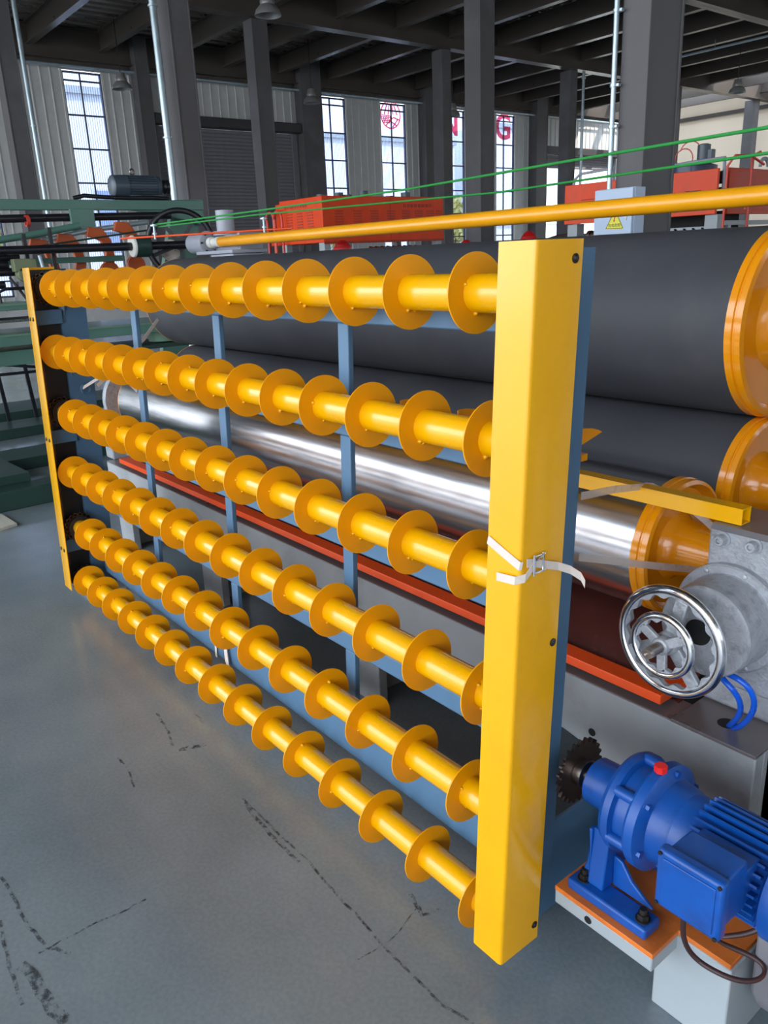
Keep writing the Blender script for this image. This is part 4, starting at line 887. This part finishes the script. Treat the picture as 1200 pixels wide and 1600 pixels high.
# left clutter of black rods, clamp block and white bottles
cl = MB()
for (y, z, l) in ((1.75, 1.66, 0.5), (1.8, 1.60, 0.45), (1.7, 1.50, 0.4), (1.85, 1.72, 0.3)): cl.cyl((-7.4, y-l, z), (-7.4, y+0.15, z), 0.035, n=10)
cl.box(-7.42, -7.38, 2.05, 2.08, 1.66, 1.9).box(-7.42, -7.39, 2.27, 2.3, 1.55, 1.95).cyl((-7.4, 2.02, 1.52), (-7.4, 2.02, 1.45), 0.09, n=14)
part('clamp_rods', cl, BLKSH, gmch)
part('clamp_block', MB().box(-7.3, -7.2, 1.90, 2.08, 1.60, 1.70).cyl((-7.31, 1.98, 1.58), (-7.2, 1.98, 1.58), 0.06, n=16), mat('olive_block_paint', (120, 128, 96), 0.5), gmch, bevel=0.006)
part('thin_post', MB().cyl((-7.1, 2.12, 1.45), (-7.1, 2.08, 1.72), 0.015, n=10), GALV, gmch)
part('red_band', MB().ring((-7.9, 2.26, 2.03), (0,1,0), -0.015, 0.015, 0.04, 0.05, 18), HOSER, gmch)
# lower deck, seen behind and left of the rack
part('deck', MB().box(-7.05, -6.4, 0.6, 1.85, 1.33, 1.375).box(-7.05, -6.3, 0.6, 3.2, 1.085, 1.165).box(-7.05, -6.45, 0.6, 1.9, 0.93, 1.04), GREEN, gmch, bevel=0.004)
part('deck_lip', MB().box(-6.302, -6.29, 0.6, 3.2, 1.155, 1.168).box(-6.402, -6.39, 0.6, 1.85, 1.365, 1.38), LGREEN, gmch)
part('perforated_plate', MB().box(-6.9, -6.5, 0.6, 1.9, 1.24, 1.26), mat('mesh_plate', (90, 96, 92), 0.6, var=0.6, scale=60), gmch)
part('yellow_tab', MB().box(-6.44, -6.42, 1.2, 1.62, 1.085, 1.105), YEL, gmch)
part('tank', MB().lathe((-6.5, 2.8, 1.0), (0,0,1), [(0, 0.12), (0.12, 0.125), (0.15, 0.13), (0.16, 0.11), (0.16, 0)], 24), LGREEN, gmch)
part('tank_shelf', MB().box(-6.9, -6.3, 2.4, 3.3, 0.96, 0.99).box(-6.6, -6.55, 2.5, 3.3, 0.3, 0.75), DGREEN, gmch)
part('hook_rod', MB().tube([(-6.6, 1.6, 1.38), (-6.6, 1.6, 1.46), (-6.6, 1.65, 1.48), (-6.6, 2.0, 1.48)], 0.012, 8).tube([(-6.7, 1.72, 1.56), (-6.6, 1.80, 1.38)], 0.01, 6), BLKSH, gmch)
lgm = MB()
for (y, z1) in ((2.0, 1.0), (2.28, 1.0)): lgm.beam((-9.0, y, z1), (-9.0, y+0.06, 0.0), 0.035, 0.035, up=(1,0,0))
lgm.beam((-9.0, 1.2, 0.6), (-9.0, 2.6, 0.58), 0.03, 0.03); lgm.beam((-9.0, 1.9, 0.72), (-9.0, 2.8, 0.56), 0.03, 0.03); lgm.beam((-8.8, 2.1, 1.0), (-8.8, 2.7, 0.72), 0.1, 0.05)
part('support_frame', lgm, BLKSH, gmch, smooth=False)
for (xa, xb) in ((-6.05, -5.84), (-7.5, -7.02), (-9.0, -8.5), (-10.35, -9.55)):
    part('floor_beam', MB().box(xa, xb, -1.5, 5.0, 0, 0.14 if xa > -7 else 0.1), DGREEN, gmch, bevel=0.006)
part('floor_step', MB().prism([(-6.05, 0.10), (-6.05, 0.20), (-7.02, 0.16), (-7.02, 0.1)], 'y', 0.0, 1.45), DGREEN, gmch)
mo = thing('electric_motor', (-8.2, 3.4, 2.22), 'dark grey finned electric motor lying on the green beam', 'motor')
mbd = part('body', MB().lathe((-8.2, 3.20, 2.36), (0,1,0), [(-0.02, 0.03), (-0.015, 0.085), (0.0, 0.102), (0.14, 0.108), (0.14, 0.095), (0.44, 0.095), (0.44, 0.105), (0.48, 0.1), (0.5, 0.05), (0.5, 0)], 40), MOTG, mo)
fm = MB()
for k in range(26):
    a = 2*PI*k/26; d = Vector((math.cos(a), 0, math.sin(a))); fm.beam(Vector((-8.2, 3.345, 2.36))+d*0.099, Vector((-8.2, 3.63, 2.36))+d*0.099, 0.006, 0.016, up=d)
part('cooling_fin', fm, MOTG, mbd, smooth=False, kind='stuff')
part('foot', MB().box(-8.30, -8.08, 3.34, 3.44, 2.222, 2.275).box(-8.30, -8.08, 3.56, 3.66, 2.222, 2.275).box(-8.28, -8.1, 3.3, 3.7, 2.22, 2.24), MOTG, mo, bevel=0.004)
part('lifting_eye', MB().torus((-8.2, 3.42, 2.495), (1,0.4,0), 0.026, 0.009, 20, 8), STEEL, mo)
part('pulley', MB().lathe((-8.2, 3.70, 2.36), (0,1,0), [(0, 0.05), (0.0, 0.07), (0.02, 0.06), (0.04, 0.07), (0.06, 0.06), (0.08, 0.07), (0.08, 0)], 24), BLKW, mo)
c1 = part('motor_cable', MB().tube([(-8.05, 2.75, 2.235), (-8.03, 2.85, 2.258), (-8.03, 3.05, 2.245), (-8.03, 3.3, 2.24), (-8.04, 3.55, 2.245), (-8.05, 3.7, 2.235)], 0.02, 10), BLKSH)
tag(c1, 'thick black cable lying on the green beam by the grey motor', 'cable')
bd = part('floor_board', MB().prism([(-5.75, 1.02), (-5.74, 1.15), (-5.44, 1.17), (-5.40, 1.04)], 'z', 0, 0.02), BOARD, bevel=0.002)
tag(bd, 'pale thin board lying on the floor at the left edge', 'board')
